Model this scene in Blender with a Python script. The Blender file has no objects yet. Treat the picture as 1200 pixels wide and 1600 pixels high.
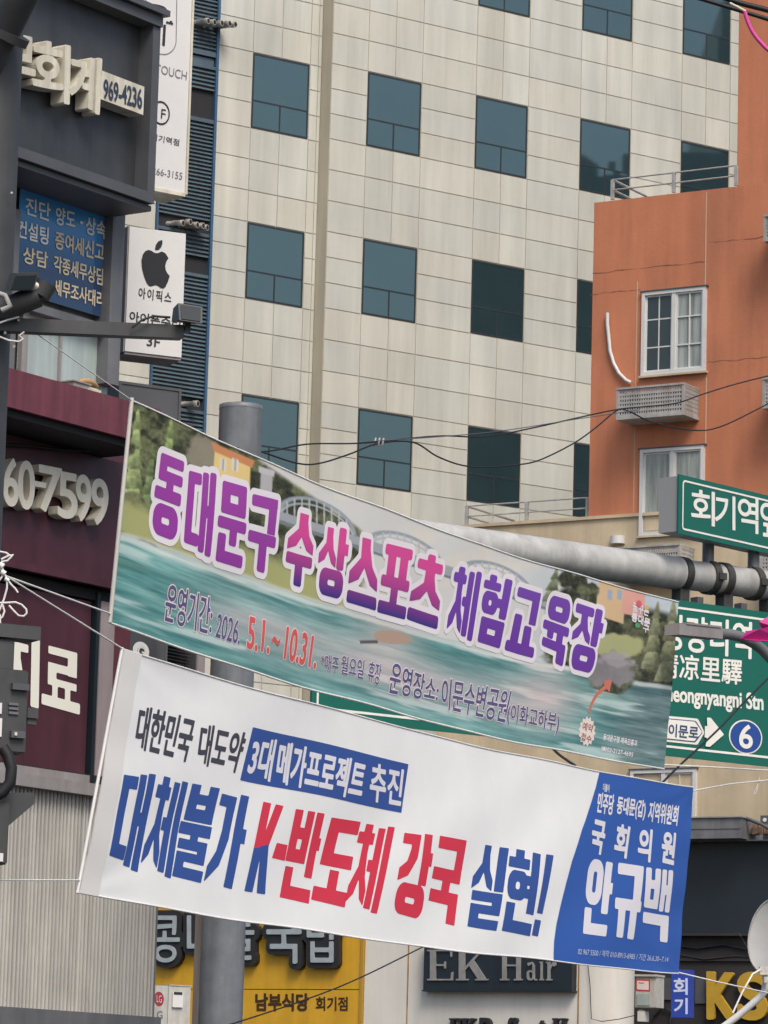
import bpy, bmesh, math, random
import numpy as np
from mathutils import Vector, Matrix
random.seed(7); np.random.seed(7)
S = bpy.context.scene
COL = S.collection
R_ = math.radians
# ------------------------------------------------------------------ camera
FPX, PITCH, ROLL, EYE = 6000.0, R_(9.3734), R_(-1.5764), 1.6
_V = np.array([0, -math.sin(PITCH), math.cos(PITCH)])
FW = np.array([0, math.cos(PITCH), math.sin(PITCH)])
RT = math.cos(ROLL)*np.array([1., 0, 0]) - math.sin(ROLL)*_V
UP = math.sin(ROLL)*np.array([1., 0, 0]) + math.cos(ROLL)*_V
cd = bpy.data.cameras.new('camera'); cam = bpy.data.objects.new('camera', cd); COL.objects.link(cam)
cd.sensor_fit = 'HORIZONTAL'; cd.sensor_width = 36; cd.lens = FPX/1200*36
cd.clip_start = 0.5; cd.clip_end = 3000
m = Matrix.Identity(4)
for i in range(3):
    m[i][0] = RT[i]; m[i][1] = UP[i]; m[i][2] = -FW[i]
m[2][3] = EYE
cam.matrix_world = m
S.camera = cam
# ------------------------------------------------------------------ light
SUN_EL, SUN_AZ = 52, 160          # sun azimuth: compass-like, 180 = behind the camera
w = bpy.data.worlds.new('World'); S.world = w; w.use_nodes = True
nt = w.node_tree; bg = nt.nodes['Background']
sky = nt.nodes.new('ShaderNodeTexSky'); sky.sky_type = 'NISHITA'; sky.sun_disc = False
sky.sun_elevation = R_(SUN_EL); sky.sun_rotation = R_(SUN_AZ)
sky.air_density = 1.0; sky.dust_density = 4.0; sky.ozone_density = 1.0
nt.links.new(sky.outputs[0], bg.inputs[0]); bg.inputs[1].default_value = 0.128
sl = bpy.data.lights.new('sun', 'SUN'); sl.energy = 1.75; sl.angle = R_(24); sl.color = (1, .95, .86)
so = bpy.data.objects.new('sun', sl); COL.objects.link(so)
sd = Vector((math.sin(R_(SUN_AZ))*math.cos(R_(SUN_EL)), math.cos(R_(SUN_AZ))*math.cos(R_(SUN_EL)), math.sin(R_(SUN_EL))))
so.rotation_euler = sd.to_track_quat('Z', 'Y').to_euler()
S.view_settings.view_transform = 'Standard'; S.view_settings.look = 'None'
S.view_settings.exposure = 0.26; S.view_settings.gamma = 1.0
S.render.engine = 'CYCLES'
S.cycles.max_bounces = 6; S.cycles.diffuse_bounces = 3

# ------------------------------------------------------------------ helpers
def ray(x, y):
    return (x-600)/FPX*RT + (800-y)/FPX*UP + FW
CAM = np.array([0, 0, EYE])
def at(x, y, Y):
    r = ray(x, y); return CAM + r*(Y/r[1])
def proj(P):
    P = np.asarray(P, float) - CAM
    d = P@FW
    return np.stack([600+FPX*(P@RT)/d, 800-FPX*(P@UP)/d], -1)

class Plane:
    """a vertical plane: u runs along its azimuth, z is world height, n points outward (to the street)"""
    def __init__(s, px, py, Y, az):
        s.o = at(px, py, Y).copy(); s.o[2] = 0
        a = R_(az); s.d = np.array([math.cos(a), math.sin(a), 0]); s.n = np.array([math.sin(a), -math.cos(a), 0])
    def st(s, x, y, n=0.0):
        r = ray(x, y); o = s.o + s.n*n
        k = ((o-CAM)@s.n)/(r@s.n); P = CAM + r*k
        return ((P-o)@s.d, P[2])
    def P(s, u, z, n=0.0):
        return s.o + s.d*u + np.array([0, 0, z]) + s.n*n
    def shift(s, n):
        q = Plane.__new__(Plane); q.o = s.o + s.n*n; q.d = s.d; q.n = s.n; return q
    def rect(s, xl, yt, xr, yb, n=0.0):
        xm, ym = (xl+xr)/2, (yt+yb)/2
        return s.st(xl, ym, n)[0], s.st(xr, ym, n)[0], s.st(xm, yb, n)[1], s.st(xm, yt, n)[1]

def lin(c):
    c = np.asarray(c, float)/255
    return np.where(c <= .04045, c/12.92, ((c+.055)/1.055)**2.4)
KALB = 1.12
def A(r, g, b, k=1.0):
    return tuple(np.clip(lin((r, g, b))*KALB*k, 0.004, .86))

class Acc:
    """collects shapes for ONE mesh object"""
    def __init__(s): s.v = []; s.f = []; s.c = []; s.mi = []; s.sm = []; s.cur = 0
    def add(s, vs, fs, col=(1, 1, 1), smooth=False):
        b = len(s.v); s.v += [tuple(map(float, p)) for p in vs]
        if len(col) and not np.isscalar(col[0]): s.c += [tuple(c) for c in col]
        else: s.c += [tuple(col)]*len(vs)
        for f in fs: s.f.append(tuple(i+b for i in f)); s.mi.append(s.cur); s.sm.append(smooth)
    def box(s, pl, u0, u1, z0, z1, n0, n1, col=(1, 1, 1)):
        v = [pl.P(u, z, n) for n in (n0, n1) for u, z in ((u0, z0), (u1, z0), (u1, z1), (u0, z1))]
        s.add(v, [(4, 5, 6, 7), (1, 0, 3, 2), (0, 4, 7, 3), (5, 1, 2, 6), (7, 6, 2, 3), (0, 1, 5, 4)], col)
    def pbox(s, pl, px, n0, n1, col=(1, 1, 1)):
        u0, u1, z0, z1 = pl.rect(*px, n=n1); s.box(pl, u0, u1, z0, z1, n0, n1, col)
    def frame(s, pl, u0, u1, z0, z1, t, n0, n1):
        s.box(pl, u0, u1, z1-t, z1, n0, n1); s.box(pl, u0, u1, z0, z0+t, n0, n1)
        s.box(pl, u0, u0+t, z0+t, z1-t, n0, n1); s.box(pl, u1-t, u1, z0+t, z1-t, n0, n1)
    def quad(s, pts, col=(1, 1, 1)): s.add(pts, [(0, 1, 2, 3)], col)
    def obox(s, c, ax, ay, az):
        c, ax, ay, az = map(np.asarray, (c, ax, ay, az))
        v = [c+i*ax+j*ay+k*az for k in (-1, 1) for i, j in ((-1, -1), (1, -1), (1, 1), (-1, 1))]
        s.add(v, [(4, 5, 6, 7), (1, 0, 3, 2), (0, 4, 7, 3), (5, 1, 2, 6), (7, 6, 2, 3), (0, 1, 5, 4)])
    def tube(s, pts, rad, seg=10, cap=True, col=(1, 1, 1)):
        pts = [np.asarray(p, float) for p in pts]; n = len(pts)
        rad = [rad]*n if np.isscalar(rad) else rad
        vs = []; prev = None
        for i, p in enumerate(pts):
            t = pts[min(i+1, n-1)]-pts[max(i-1, 0)]; t = t/(np.linalg.norm(t)+1e-12)
            if prev is None:
                a = np.array([0, 0, 1.]) if abs(t[2]) < .9 else np.array([1., 0, 0])
                x = np.cross(a, t)
            else: x = prev - t*(prev@t)
            x /= np.linalg.norm(x)+1e-12; prev = x; y = np.cross(t, x)
            for k in range(seg):
                q = 2*math.pi*k/seg; vs.append(p+rad[i]*(x*math.cos(q)+y*math.sin(q)))
        fs = [(i*seg+k, i*seg+(k+1) % seg, (i+1)*seg+(k+1) % seg, (i+1)*seg+k) for i in range(n-1) for k in range(seg)]
        s.add(vs, fs, col, smooth=True)
        if cap:
            s.add(vs[:seg], [tuple(range(seg))[::-1]], col); s.add(vs[-seg:], [tuple(range(seg))], col)
    def build(s, name, mat, parent=None):
        me = bpy.data.meshes.new(name)
        loc = np.zeros(3)
        if parent is not None:
            q = parent
            while q is not None: loc += np.array(q.location); q = q.parent
        V = np.array(s.v) - loc
        me.from_pydata(V.tolist(), [], s.f)
        mats = mat if isinstance(mat, (list, tuple)) else [mat]
        for mm in mats: me.materials.append(mm)
        me.polygons.foreach_set('material_index', s.mi)
        me.polygons.foreach_set('use_smooth', s.sm)
        ca = me.color_attributes.new('Col', 'FLOAT_COLOR', 'POINT')
        cc = np.ones((len(s.c), 4), np.float32); cc[:, :3] = np.array(s.c, np.float32)
        ca.data.foreach_set('color', cc.ravel())
        me.update()
        o = bpy.data.objects.new(name, me); COL.objects.link(o)
        if parent is not None: o.parent = parent
        return o

def thing(name, label, cat, loc, group=None):
    o = bpy.data.objects.new(name, None); COL.objects.link(o); o.location = tuple(map(float, loc)); o.empty_display_size = .3
    return tag(o, label, cat, group)
def tag(o, label, cat, group=None):
    o['label'] = label; o['category'] = cat
    if group: o['group'] = group
    return o
def struct(o): o['kind'] = 'structure'; return o

# ------------------------------------------------------------------ materials
def mat(name, col=None, rough=.7, metal=0., var=.0, vscale=3., streak=0., sscale=2., stain=None, bump=0., bscale=40., spec=.5, attr=False, coat=0., ior=None, tint=None):
    """principled material; var = blotchy tone change, streak = vertical weather marks (world z stretched), attr = print, tone and painted-in shade stored on the mesh"""
    mt = bpy.data.materials.new(name); mt.use_nodes = True
    N = mt.node_tree; L = N.links; b = N.nodes['Principled BSDF']
    b.inputs['Roughness'].default_value = rough; b.inputs['Metallic'].default_value = metal
    b.inputs['Specular IOR Level'].default_value = spec
    if ior: b.inputs['IOR'].default_value = ior
    if tint: b.inputs['Specular Tint'].default_value = (*tint, 1)
    if coat: b.inputs['Coat Weight'].default_value = coat
    if attr:
        a = N.nodes.new('ShaderNodeVertexColor'); a.layer_name = 'Col'; cur = a.outputs[0]
        if col is not None:
            mx = N.nodes.new('ShaderNodeMixRGB'); mx.blend_type = 'MULTIPLY'; mx.inputs[0].default_value = 1
            L.new(cur, mx.inputs[1]); mx.inputs[2].default_value = (*col, 1); cur = mx.outputs[0]
    else:
        rgb = N.nodes.new('ShaderNodeRGB'); rgb.outputs[0].default_value = (*col, 1); cur = rgb.outputs[0]
    geo = N.nodes.new('ShaderNodeNewGeometry')
    def noise(scale, vec_scale, detail=5):
        mp = N.nodes.new('ShaderNodeMapping'); mp.inputs['Scale'].default_value = vec_scale
        L.new(geo.outputs['Position'], mp.inputs[0])
        n = N.nodes.new('ShaderNodeTexNoise'); n.inputs['Scale'].default_value = scale; n.inputs['Detail'].default_value = detail
        n.inputs['Roughness'].default_value = .62
        L.new(mp.outputs[0], n.inputs[0]); return n.outputs[0]
    def mul(cur, fac, lo, hi, a=.35, bb=.7, colr=None):
        rp = N.nodes.new('ShaderNodeMapRange'); rp.inputs[1].default_value = a; rp.inputs[2].default_value = bb
        rp.inputs[3].default_value = lo; rp.inputs[4].default_value = hi; L.new(fac, rp.inputs[0])
        mx = N.nodes.new('ShaderNodeMixRGB')
        if colr is None:
            mx.blend_type = 'MULTIPLY'; mx.inputs[0].default_value = 1
            L.new(cur, mx.inputs[1]); L.new(rp.outputs[0], mx.inputs[2])
        else:
            L.new(rp.outputs[0], mx.inputs[0]); L.new(cur, mx.inputs[1]); mx.inputs[2].default_value = (*colr, 1)
        return mx.outputs[0]
    if var: cur = mul(cur, noise(vscale, (1, 1, 1)), 1-var, 1+var)
    if streak: cur = mul(cur, noise(sscale, (1.6, 1.6, .12)), 1+streak*.3, 1-streak)
    if stain: cur = mul(cur, noise(stain[1], (1.5, 1.5, .22), 6), 0, stain[3], stain[2], stain[2]+.22, stain[0])
    L.new(cur, b.inputs['Base Color'])
    if bump:
        bp = N.nodes.new('ShaderNodeBump'); bp.inputs['Strength'].default_value = bump; bp.inputs['Distance'].default_value = .01
        L.new(noise(bscale, (1, 1, 1)), bp.inputs['Height']); L.new(bp.outputs[0], b.inputs['Normal'])
    return mt

M = {}
M['panel'] = mat('cream_panel', (.61, .605, .535), .55, var=.07, vscale=.35, streak=.16, sscale=1.6, stain=((.38, .36, .29), .9, .53, .32), attr=True, bump=.12, bscale=9)
M['joint'] = mat('panel_joint', (.48, .47, .41), .9)
M['glass'] = mat('tinted_glass', (.024, .046, .054), .04, spec=1.0, var=.10, vscale=1.2, ior=1.75, tint=(.74, 1, .97), bump=.02, bscale=1.3)
M['glassdark'] = mat('dark_glass', (.02, .03, .035), .05)
M['bframe'] = mat('dark_window_frame', (.02, .028, .034), .5)
M['louvre'] = mat('louvre_blue_grey', (.075, .115, .145), .5, var=.15, vscale=2)
M['bluef'] = mat('blue_frame', (.045, .11, .20), .5, var=.1)
M['dark'] = mat('dark_interior', (.02, .02, .022), .8)
M['steel'] = mat('stainless', (.70, .65, .58), .35, metal=.45, var=.25, vscale=20)
M['orange'] = mat('orange_render', (.56, .205, .105), .85, var=.08, vscale=.8, streak=.20, sscale=1.1, stain=((.20, .09, .06), .8, .55, .5), bump=.3, bscale=18)
M['tan'] = mat('tan_render', (.60, .49, .33), .85, var=.10, vscale=.9, streak=.24, sscale=1.0, stain=((.30, .22, .14), .9, .56, .45), bump=.25, bscale=18)
M['whiteframe'] = mat('white_pvc', (.66, .66, .64), .4, var=.06)
M['curtain'] = mat('net_curtain', (.34, .38, .36), .5, streak=.5, sscale=7.)
M['pane'] = mat('clear_pane', (.04, .055, .055), .05, spec=.6)
M['tray'] = mat('tray_metal', (.40, .39, .37), .6, var=.12, vscale=6, streak=.3, sscale=4)
M['rail'] = mat('rail_metal', (.36, .36, .35), .5, var=.2, vscale=9)
M['cream'] = mat('cream_wall', (.70, .67, .60), .7, var=.05, vscale=1.0, streak=.18, sscale=.9, stain=((.36, .22, .08), .55, .60, .55), bump=.1, bscale=20)
M['cable'] = mat('black_cable', (.012, .012, .013), .6)
M['rope'] = mat('white_cord', (.74, .73, .70), .8, var=.1, vscale=60)
M['polegrey'] = mat('pole_grey_paint', (.17, .185, .20), .42, var=.14, vscale=7, streak=.28, sscale=5., stain=((.28, .29, .29), 3., .60, .5), bump=.12, bscale=30)
M['armgrey'] = mat('arm_galvanised', (.46, .46, .445), .5, var=.16, vscale=6, streak=.15, sscale=6, stain=((.12, .11, .10), 1.6, .55, .65), bump=.1, bscale=30)
M['signback'] = mat('sign_back_grey', (.33, .34, .35), .5)
M['print'] = mat('printed_vinyl', None, .55, attr=True, spec=.35)
M['signprint'] = mat('reflective_sign_sheet', None, .38, attr=True, spec=.5, var=.05, vscale=5)
M['cloth'] = mat('banner_cloth', None, .75, attr=True, spec=.25, var=.03, vscale=3.)
M['black'] = mat('black_sign_metal', (.05, .053, .059), .42, var=.16, vscale=3., streak=.3, sscale=3.5, stain=((.13, .135, .14), 2.0, .60, .5), bump=.05, bscale=5)
M['charcoal'] = mat('charcoal_metal', (.085, .09, .1), .5, var=.1, vscale=4)
M['ivory'] = mat('ivory_acrylic', (.68, .64, .52), .5, var=.08, vscale=9, streak=.3, sscale=6)
M['white'] = mat('white_acrylic', (.72, .71, .70), .45, var=.03, vscale=3)
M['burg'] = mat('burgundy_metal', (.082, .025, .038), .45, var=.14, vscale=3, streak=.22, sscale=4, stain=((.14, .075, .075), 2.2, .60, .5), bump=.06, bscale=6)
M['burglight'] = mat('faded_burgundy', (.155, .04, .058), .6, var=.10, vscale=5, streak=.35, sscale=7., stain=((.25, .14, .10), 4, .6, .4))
M['grey'] = mat('grey_metal', (.15, .155, .165), .5, var=.12, vscale=4, streak=.25, sscale=4)
M['lightgrey'] = mat('light_grey_metal', (.30, .28, .28), .6, var=.1, vscale=5, streak=.2, sscale=5)
M['mauve'] = mat('mauve_grey_panel', (.36, .30, .31), .6, var=.06, vscale=5, streak=.2, sscale=5)
M['winblue'] = mat('blue_film_reflection', None, .12, attr=True, spec=.5)
M['mist'] = mat('misted_glass', (.42, .50, .48), .18, streak=.25, sscale=6, spec=.6)
M['corr'] = mat('ribbed_sheet', (.49, .48, .445), .55, var=.08, vscale=3, streak=.25, sscale=5)
M['yellow'] = mat('yellow_sign_sheet', (.66, .36, .02), .5, var=.06, vscale=3, streak=.12, sscale=4, stain=((.35, .19, .02), 1.4, .62, .4))
M['letterdark'] = mat('letter_dark_side', (.018, .018, .02), .6)
M['letterface'] = mat('letter_silver_face', (.36, .41, .43), .4, var=.1, vscale=8)
M['wood'] = mat('brown_post', (.13, .105, .09), .7, streak=.3, sscale=8)
M['navy'] = mat('navy_fascia', (.014, .022, .03), .4, var=.1, vscale=1.5)
M['brownblack'] = mat('brown_black_fascia', (.03, .026, .026), .6, var=.15, vscale=2)
M['gold'] = mat('yellow_letter', (.50, .31, .03), .5, var=.08, vscale=6)
M['bluesign'] = mat('blue_sign', (.03, .07, .40), .4)
M['dish'] = mat('dish_grey', (.40, .40, .39), .5, var=.06, vscale=5)
M['box'] = mat('pale_plastic', (.52, .51, .47), .5, var=.08, vscale=8, streak=.2, sscale=8)
M['cctv'] = mat('dark_grey_paint', (.058, .06, .062), .5, var=.16, vscale=6, streak=.15, sscale=8)
M['magenta'] = mat('magenta_ribbon', (.50, .02, .22), .6, var=.15, vscale=12)
M['pink'] = mat('pink_hose', (.70, .06, .30), .45)
M['ground'] = mat('asphalt', (.05, .05, .052), .9, var=.2, vscale=2, bump=.3, bscale=60)
M['paving'] = mat('paving', (.24, .23, .22), .85, var=.15, vscale=3)
M['roofdark'] = mat('flat_roof', (.16, .16, .15), .9)
M['slate'] = mat('slate_cladding', (.10, .105, .11), .6, var=.1, vscale=.6)

# ------------------------------------------------------------------ outlines -> meshes (signed distance + marching squares)
def sd_poly(P, polys):
    """signed distance of points P (N,2) to closed polylines, non-zero winding"""
    d2 = np.full(len(P), 1e9); wn = np.zeros(len(P), int)
    for pg in polys:
        pg = np.asarray(pg, float); a = pg; b = np.roll(pg, -1, 0)
        for k in range(0, len(a), 64):
            aa, bb = a[k:k+64], b[k:k+64]
            e = bb-aa; wv = P[:, None, :]-aa[None]
            tt = np.clip((wv*e).sum(-1)/((e*e).sum(-1)+1e-15), 0, 1)
            q = wv-tt[..., None]*e
            d2 = np.minimum(d2, (q*q).sum(-1).min(1))
            cr = e[:, 0]*wv[..., 1]-e[:, 1]*wv[..., 0]
            up = (aa[:, 1] <= P[:, None, 1]) & (bb[:, 1] > P[:, None, 1]) & (cr > 0)
            dn = (aa[:, 1] > P[:, None, 1]) & (bb[:, 1] <= P[:, None, 1]) & (cr < 0)
            wn += up.sum(1)-dn.sum(1)
    return np.sqrt(d2)*np.where(wn != 0, -1, 1)
def sd_box(P, x0, y0, x1, y1, r=0.0):
    c = np.array([(x0+x1)/2, (y0+y1)/2]); h = np.array([abs(x1-x0)/2, abs(y1-y0)/2]); r = min(r, *h)
    q = np.abs(P-c)-h+r
    return np.linalg.norm(np.maximum(q, 0), axis=1)+np.minimum(q.max(1), 0)-r

_adv = {}
def glyph(ch, serif=False):
    """polylines of one character of Blender's own font + its advance"""
    if ch in _adv: return _adv[ch]
    def splines(t):
        c = bpy.data.curves.new('t', 'FONT'); c.body = t
        o = bpy.data.objects.new('t', c); COL.objects.link(o)
        cu = o.to_curve(bpy.context.evaluated_depsgraph_get())
        out = []
        for sp in cu.splines:
            bp = sp.bezier_points; n = len(bp); pl = []
            for i in range(n):
                p0, p1 = bp[i], bp[(i+1) % n]
                a, b, c_, d = (np.array(v[:2]) for v in (p0.co, p0.handle_right, p1.handle_left, p1.co))
                straight = np.linalg.norm(np.cross(b-a, d-a))+np.linalg.norm(np.cross(c_-a, d-a)) < 1e-5
                k = 1 if straight else 5
                for j in range(k):
                    u = j/k; pl.append((1-u)**3*a+3*u*(1-u)**2*b+3*u*u*(1-u)*c_+u**3*d)
            out.append(np.array(pl))
        o.to_curve_clear(); bpy.data.objects.remove(o); bpy.data.curves.remove(c)
        return out
    if '|' not in _adv:
        _adv['|'] = None; b = splines('|'); _adv['|'] = (b, .3); _adv['_bar'] = b[0][:, 0].min()
    g = splines(ch) if ch != ' ' else []
    s2 = splines(ch+'|'); x = max(p[:, 0].min() for p in s2) if ch != ' ' else .3
    x = s2[-1][:, 0].min() if len(s2) else .3
    adv = x-_adv['_bar'] if ch != ' ' else .28
    _adv[ch] = (g, adv); return _adv[ch]

def march(D, xs, ys):
    """filled polygons of D<0; returns verts (x,y), faces, boundary edges"""
    vid = {}; V = []; Fc = []; B = []
    def nv(i, j):
        k = (i, j)
        if k not in vid: vid[k] = len(V); V.append((xs[i], ys[j]))
        return vid[k]
    def ev(i0, j0, i1, j1):
        k = (i0, j0, i1, j1) if (i0, j0) < (i1, j1) else (i1, j1, i0, j0)
        if k not in vid:
            a, b = D[j0, i0], D[j1, i1]; t = min(max(a/(a-b), .02), .98)
            vid[k] = len(V); V.append((xs[i0]+(xs[i1]-xs[i0])*t, ys[j0]+(ys[j1]-ys[j0])*t))
        return vid[k]
    I = D < 0
    cnt = I[:-1, :-1].astype(int)+I[:-1, 1:]+I[1:, :-1]+I[1:, 1:]
    for j in range(D.shape[0]-1):
        i = 0; row = cnt[j]; nx = len(row)
        while i < nx:
            c = row[i]
            if c == 0: i += 1; continue
            if c == 4:
                k = i
                while k < nx and row[k] == 4 and k-i < 5: k += 1
                Fc.append((nv(i, j), nv(k, j), nv(k, j+1), nv(i, j+1))); i = k; continue
            cs = [(i, j), (i+1, j), (i+1, j+1), (i, j+1)]; poly = []; kind = []
            for q in range(4):
                a, b = cs[q], cs[(q+1) % 4]
                ia, ib = I[a[1], a[0]], I[b[1], b[0]]
                if ia: poly.append(nv(*a)); kind.append(0)
                if ia != ib: poly.append(ev(*a, *b)); kind.append(1 if ia else 2)   # 1 leaving, 2 entering
            for q in range(len(poly)):
                if kind[q] == 1 and kind[(q+1) % len(poly)] == 2: B.append((poly[q], poly[(q+1) % len(poly)]))
            if len(poly) >= 3: Fc.append(tuple(poly))
            i += 1
    return V, Fc, B

def bil(q, x, y):
    q = [np.asarray(p, float) for p in q]       # TL TR BR BL
    return (q[0]*(1-x)+q[1]*x)*(1-y)+(q[3]*(1-x)+q[2]*x)*y

def lay(acc, surf, quad, shape, col, n0=.004, depth=0., iso=0., res=40, pad=.0, aspect_from=None, sidecol=None):
    """put a unit-cell shape on a surface. quad: TL TR BR BL in picture pixels -> surface coordinates.
    shape(P_metric, w, h) -> signed distance (metres), y down"""
    st = [np.array(surf.st(*p)) for p in quad]
    p3 = [surf.P(*q, 0) for q in st]
    wd = (np.linalg.norm(p3[1]-p3[0])+np.linalg.norm(p3[2]-p3[3]))/2
    ht = (np.linalg.norm(p3[3]-p3[0])+np.linalg.norm(p3[2]-p3[1]))/2
    cell = max(wd, ht)/res
    pd = iso*1.3+2*cell+pad
    n0 = n0*getattr(surf, 'lift', 1.)
    xs = np.arange(-pd, wd+pd+cell, cell); ys = np.arange(-pd, ht+pd+cell, cell)
    gx, gy = np.meshgrid(xs, ys); P = np.stack([gx.ravel(), gy.ravel()], -1)
    D = shape(P, wd, ht).reshape(gx.shape)-iso
    V, Fc, B = march(D, xs, ys)
    if not V: return
    W = []; C = []
    for x, y in V:
        s, t = bil(st, x/wd, y/ht)
        W.append(surf.P(s, t, n0+depth))
        if callable(col): C.append(col(x/wd, y/ht))
    # faces run y-down: flip so they look outward
    acc.add(W, [f[::-1] for f in Fc], C if callable(col) else col)
    if depth:
        bi = sorted({i for e in B for i in e}); ix = {k: q for q, k in enumerate(bi)}
        lo = []
        for k in bi:
            s, t = bil(st, V[k][0]/wd, V[k][1]/ht); lo.append(surf.P(s, t, n0))
        up = [W[k] for k in bi]; nn = len(bi)
        sc = sidecol if sidecol is not None else (col if not callable(col) else (1, 1, 1))
        keep = acc.cur; acc.cur = getattr(acc, 'side', keep)
        acc.add(up+lo, [(ix[a], ix[b], ix[b]+nn, ix[a]+nn) for a, b in B], sc)
        acc.cur = keep

def text_shape(s, bold=0., track=0.):
    items = []; x = 0
    for ch in s:
        g, adv = glyph(ch)
        for pg in g: items.append(pg+np.array([x, 0]))
        x += adv+track
    al = np.concatenate(items); mn, mx = al.min(0), al.max(0)
    cells = []
    def f(P, wd, ht):
        sc = np.array([wd, ht])/(mx-mn)
        pg = [np.stack([(q[:, 0]-mn[0])*sc[0], (mx[1]-q[:, 1])*sc[1]], -1) for q in items]
        return sd_poly(P, pg)-bold*ht
    return f
def put_text(acc, surf, quad, s, col, bold=.0, outline=0, ocol=None, n0=.004, res=26, depth=0., sidecol=None, track=0.):
    """one line of font text; split into characters so each stays a small grid"""
    x = 0; ext = []
    for ch in s:
        g, adv = glyph(ch)
        if g:
            a = np.concatenate(g); ext.append((ch, x+a[:, 0].min(), x+a[:, 0].max(), a[:, 1].min(), a[:, 1].max()))
        x += adv+track
    x0 = min(e[1] for e in ext); x1 = max(e[2] for e in ext); y0 = min(e[3] for e in ext); y1 = max(e[4] for e in ext)
    for k, (ch, a, b, c, d) in enumerate(ext):
        fx0, fx1 = (a-x0)/(x1-x0), (b-x0)/(x1-x0); fy0, fy1 = (y1-d)/(y1-y0), (y1-c)/(y1-y0)
        q = [tuple(bil(quad, fx, fy)) for fx, fy in ((fx0, fy0), (fx1, fy0), (fx1, fy1), (fx0, fy1))]
        hh = 1/max(fy1-fy0, .05)
        cc = (lambda u, v, fx0=fx0, fx1=fx1, fy0=fy0, fy1=fy1: col(fx0+(fx1-fx0)*u, fy0+(fy1-fy0)*v)) if callable(col) else col
        ht = np.linalg.norm(surf.P(*surf.st(*quad[3]))-surf.P(*surf.st(*quad[0])))
        sh = text_shape(ch)
        if outline: lay(acc, surf, q, sh, ocol, n0=n0+.0009*(k % 2), iso=(bold+outline)*ht, res=res)
        lay(acc, surf, q, sh, cc, n0=n0+(.003 if outline else 0)+(.0006*(k % 2) if bold > .05 else 0), iso=bold*ht, res=res, depth=depth, sidecol=sidecol)

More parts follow.
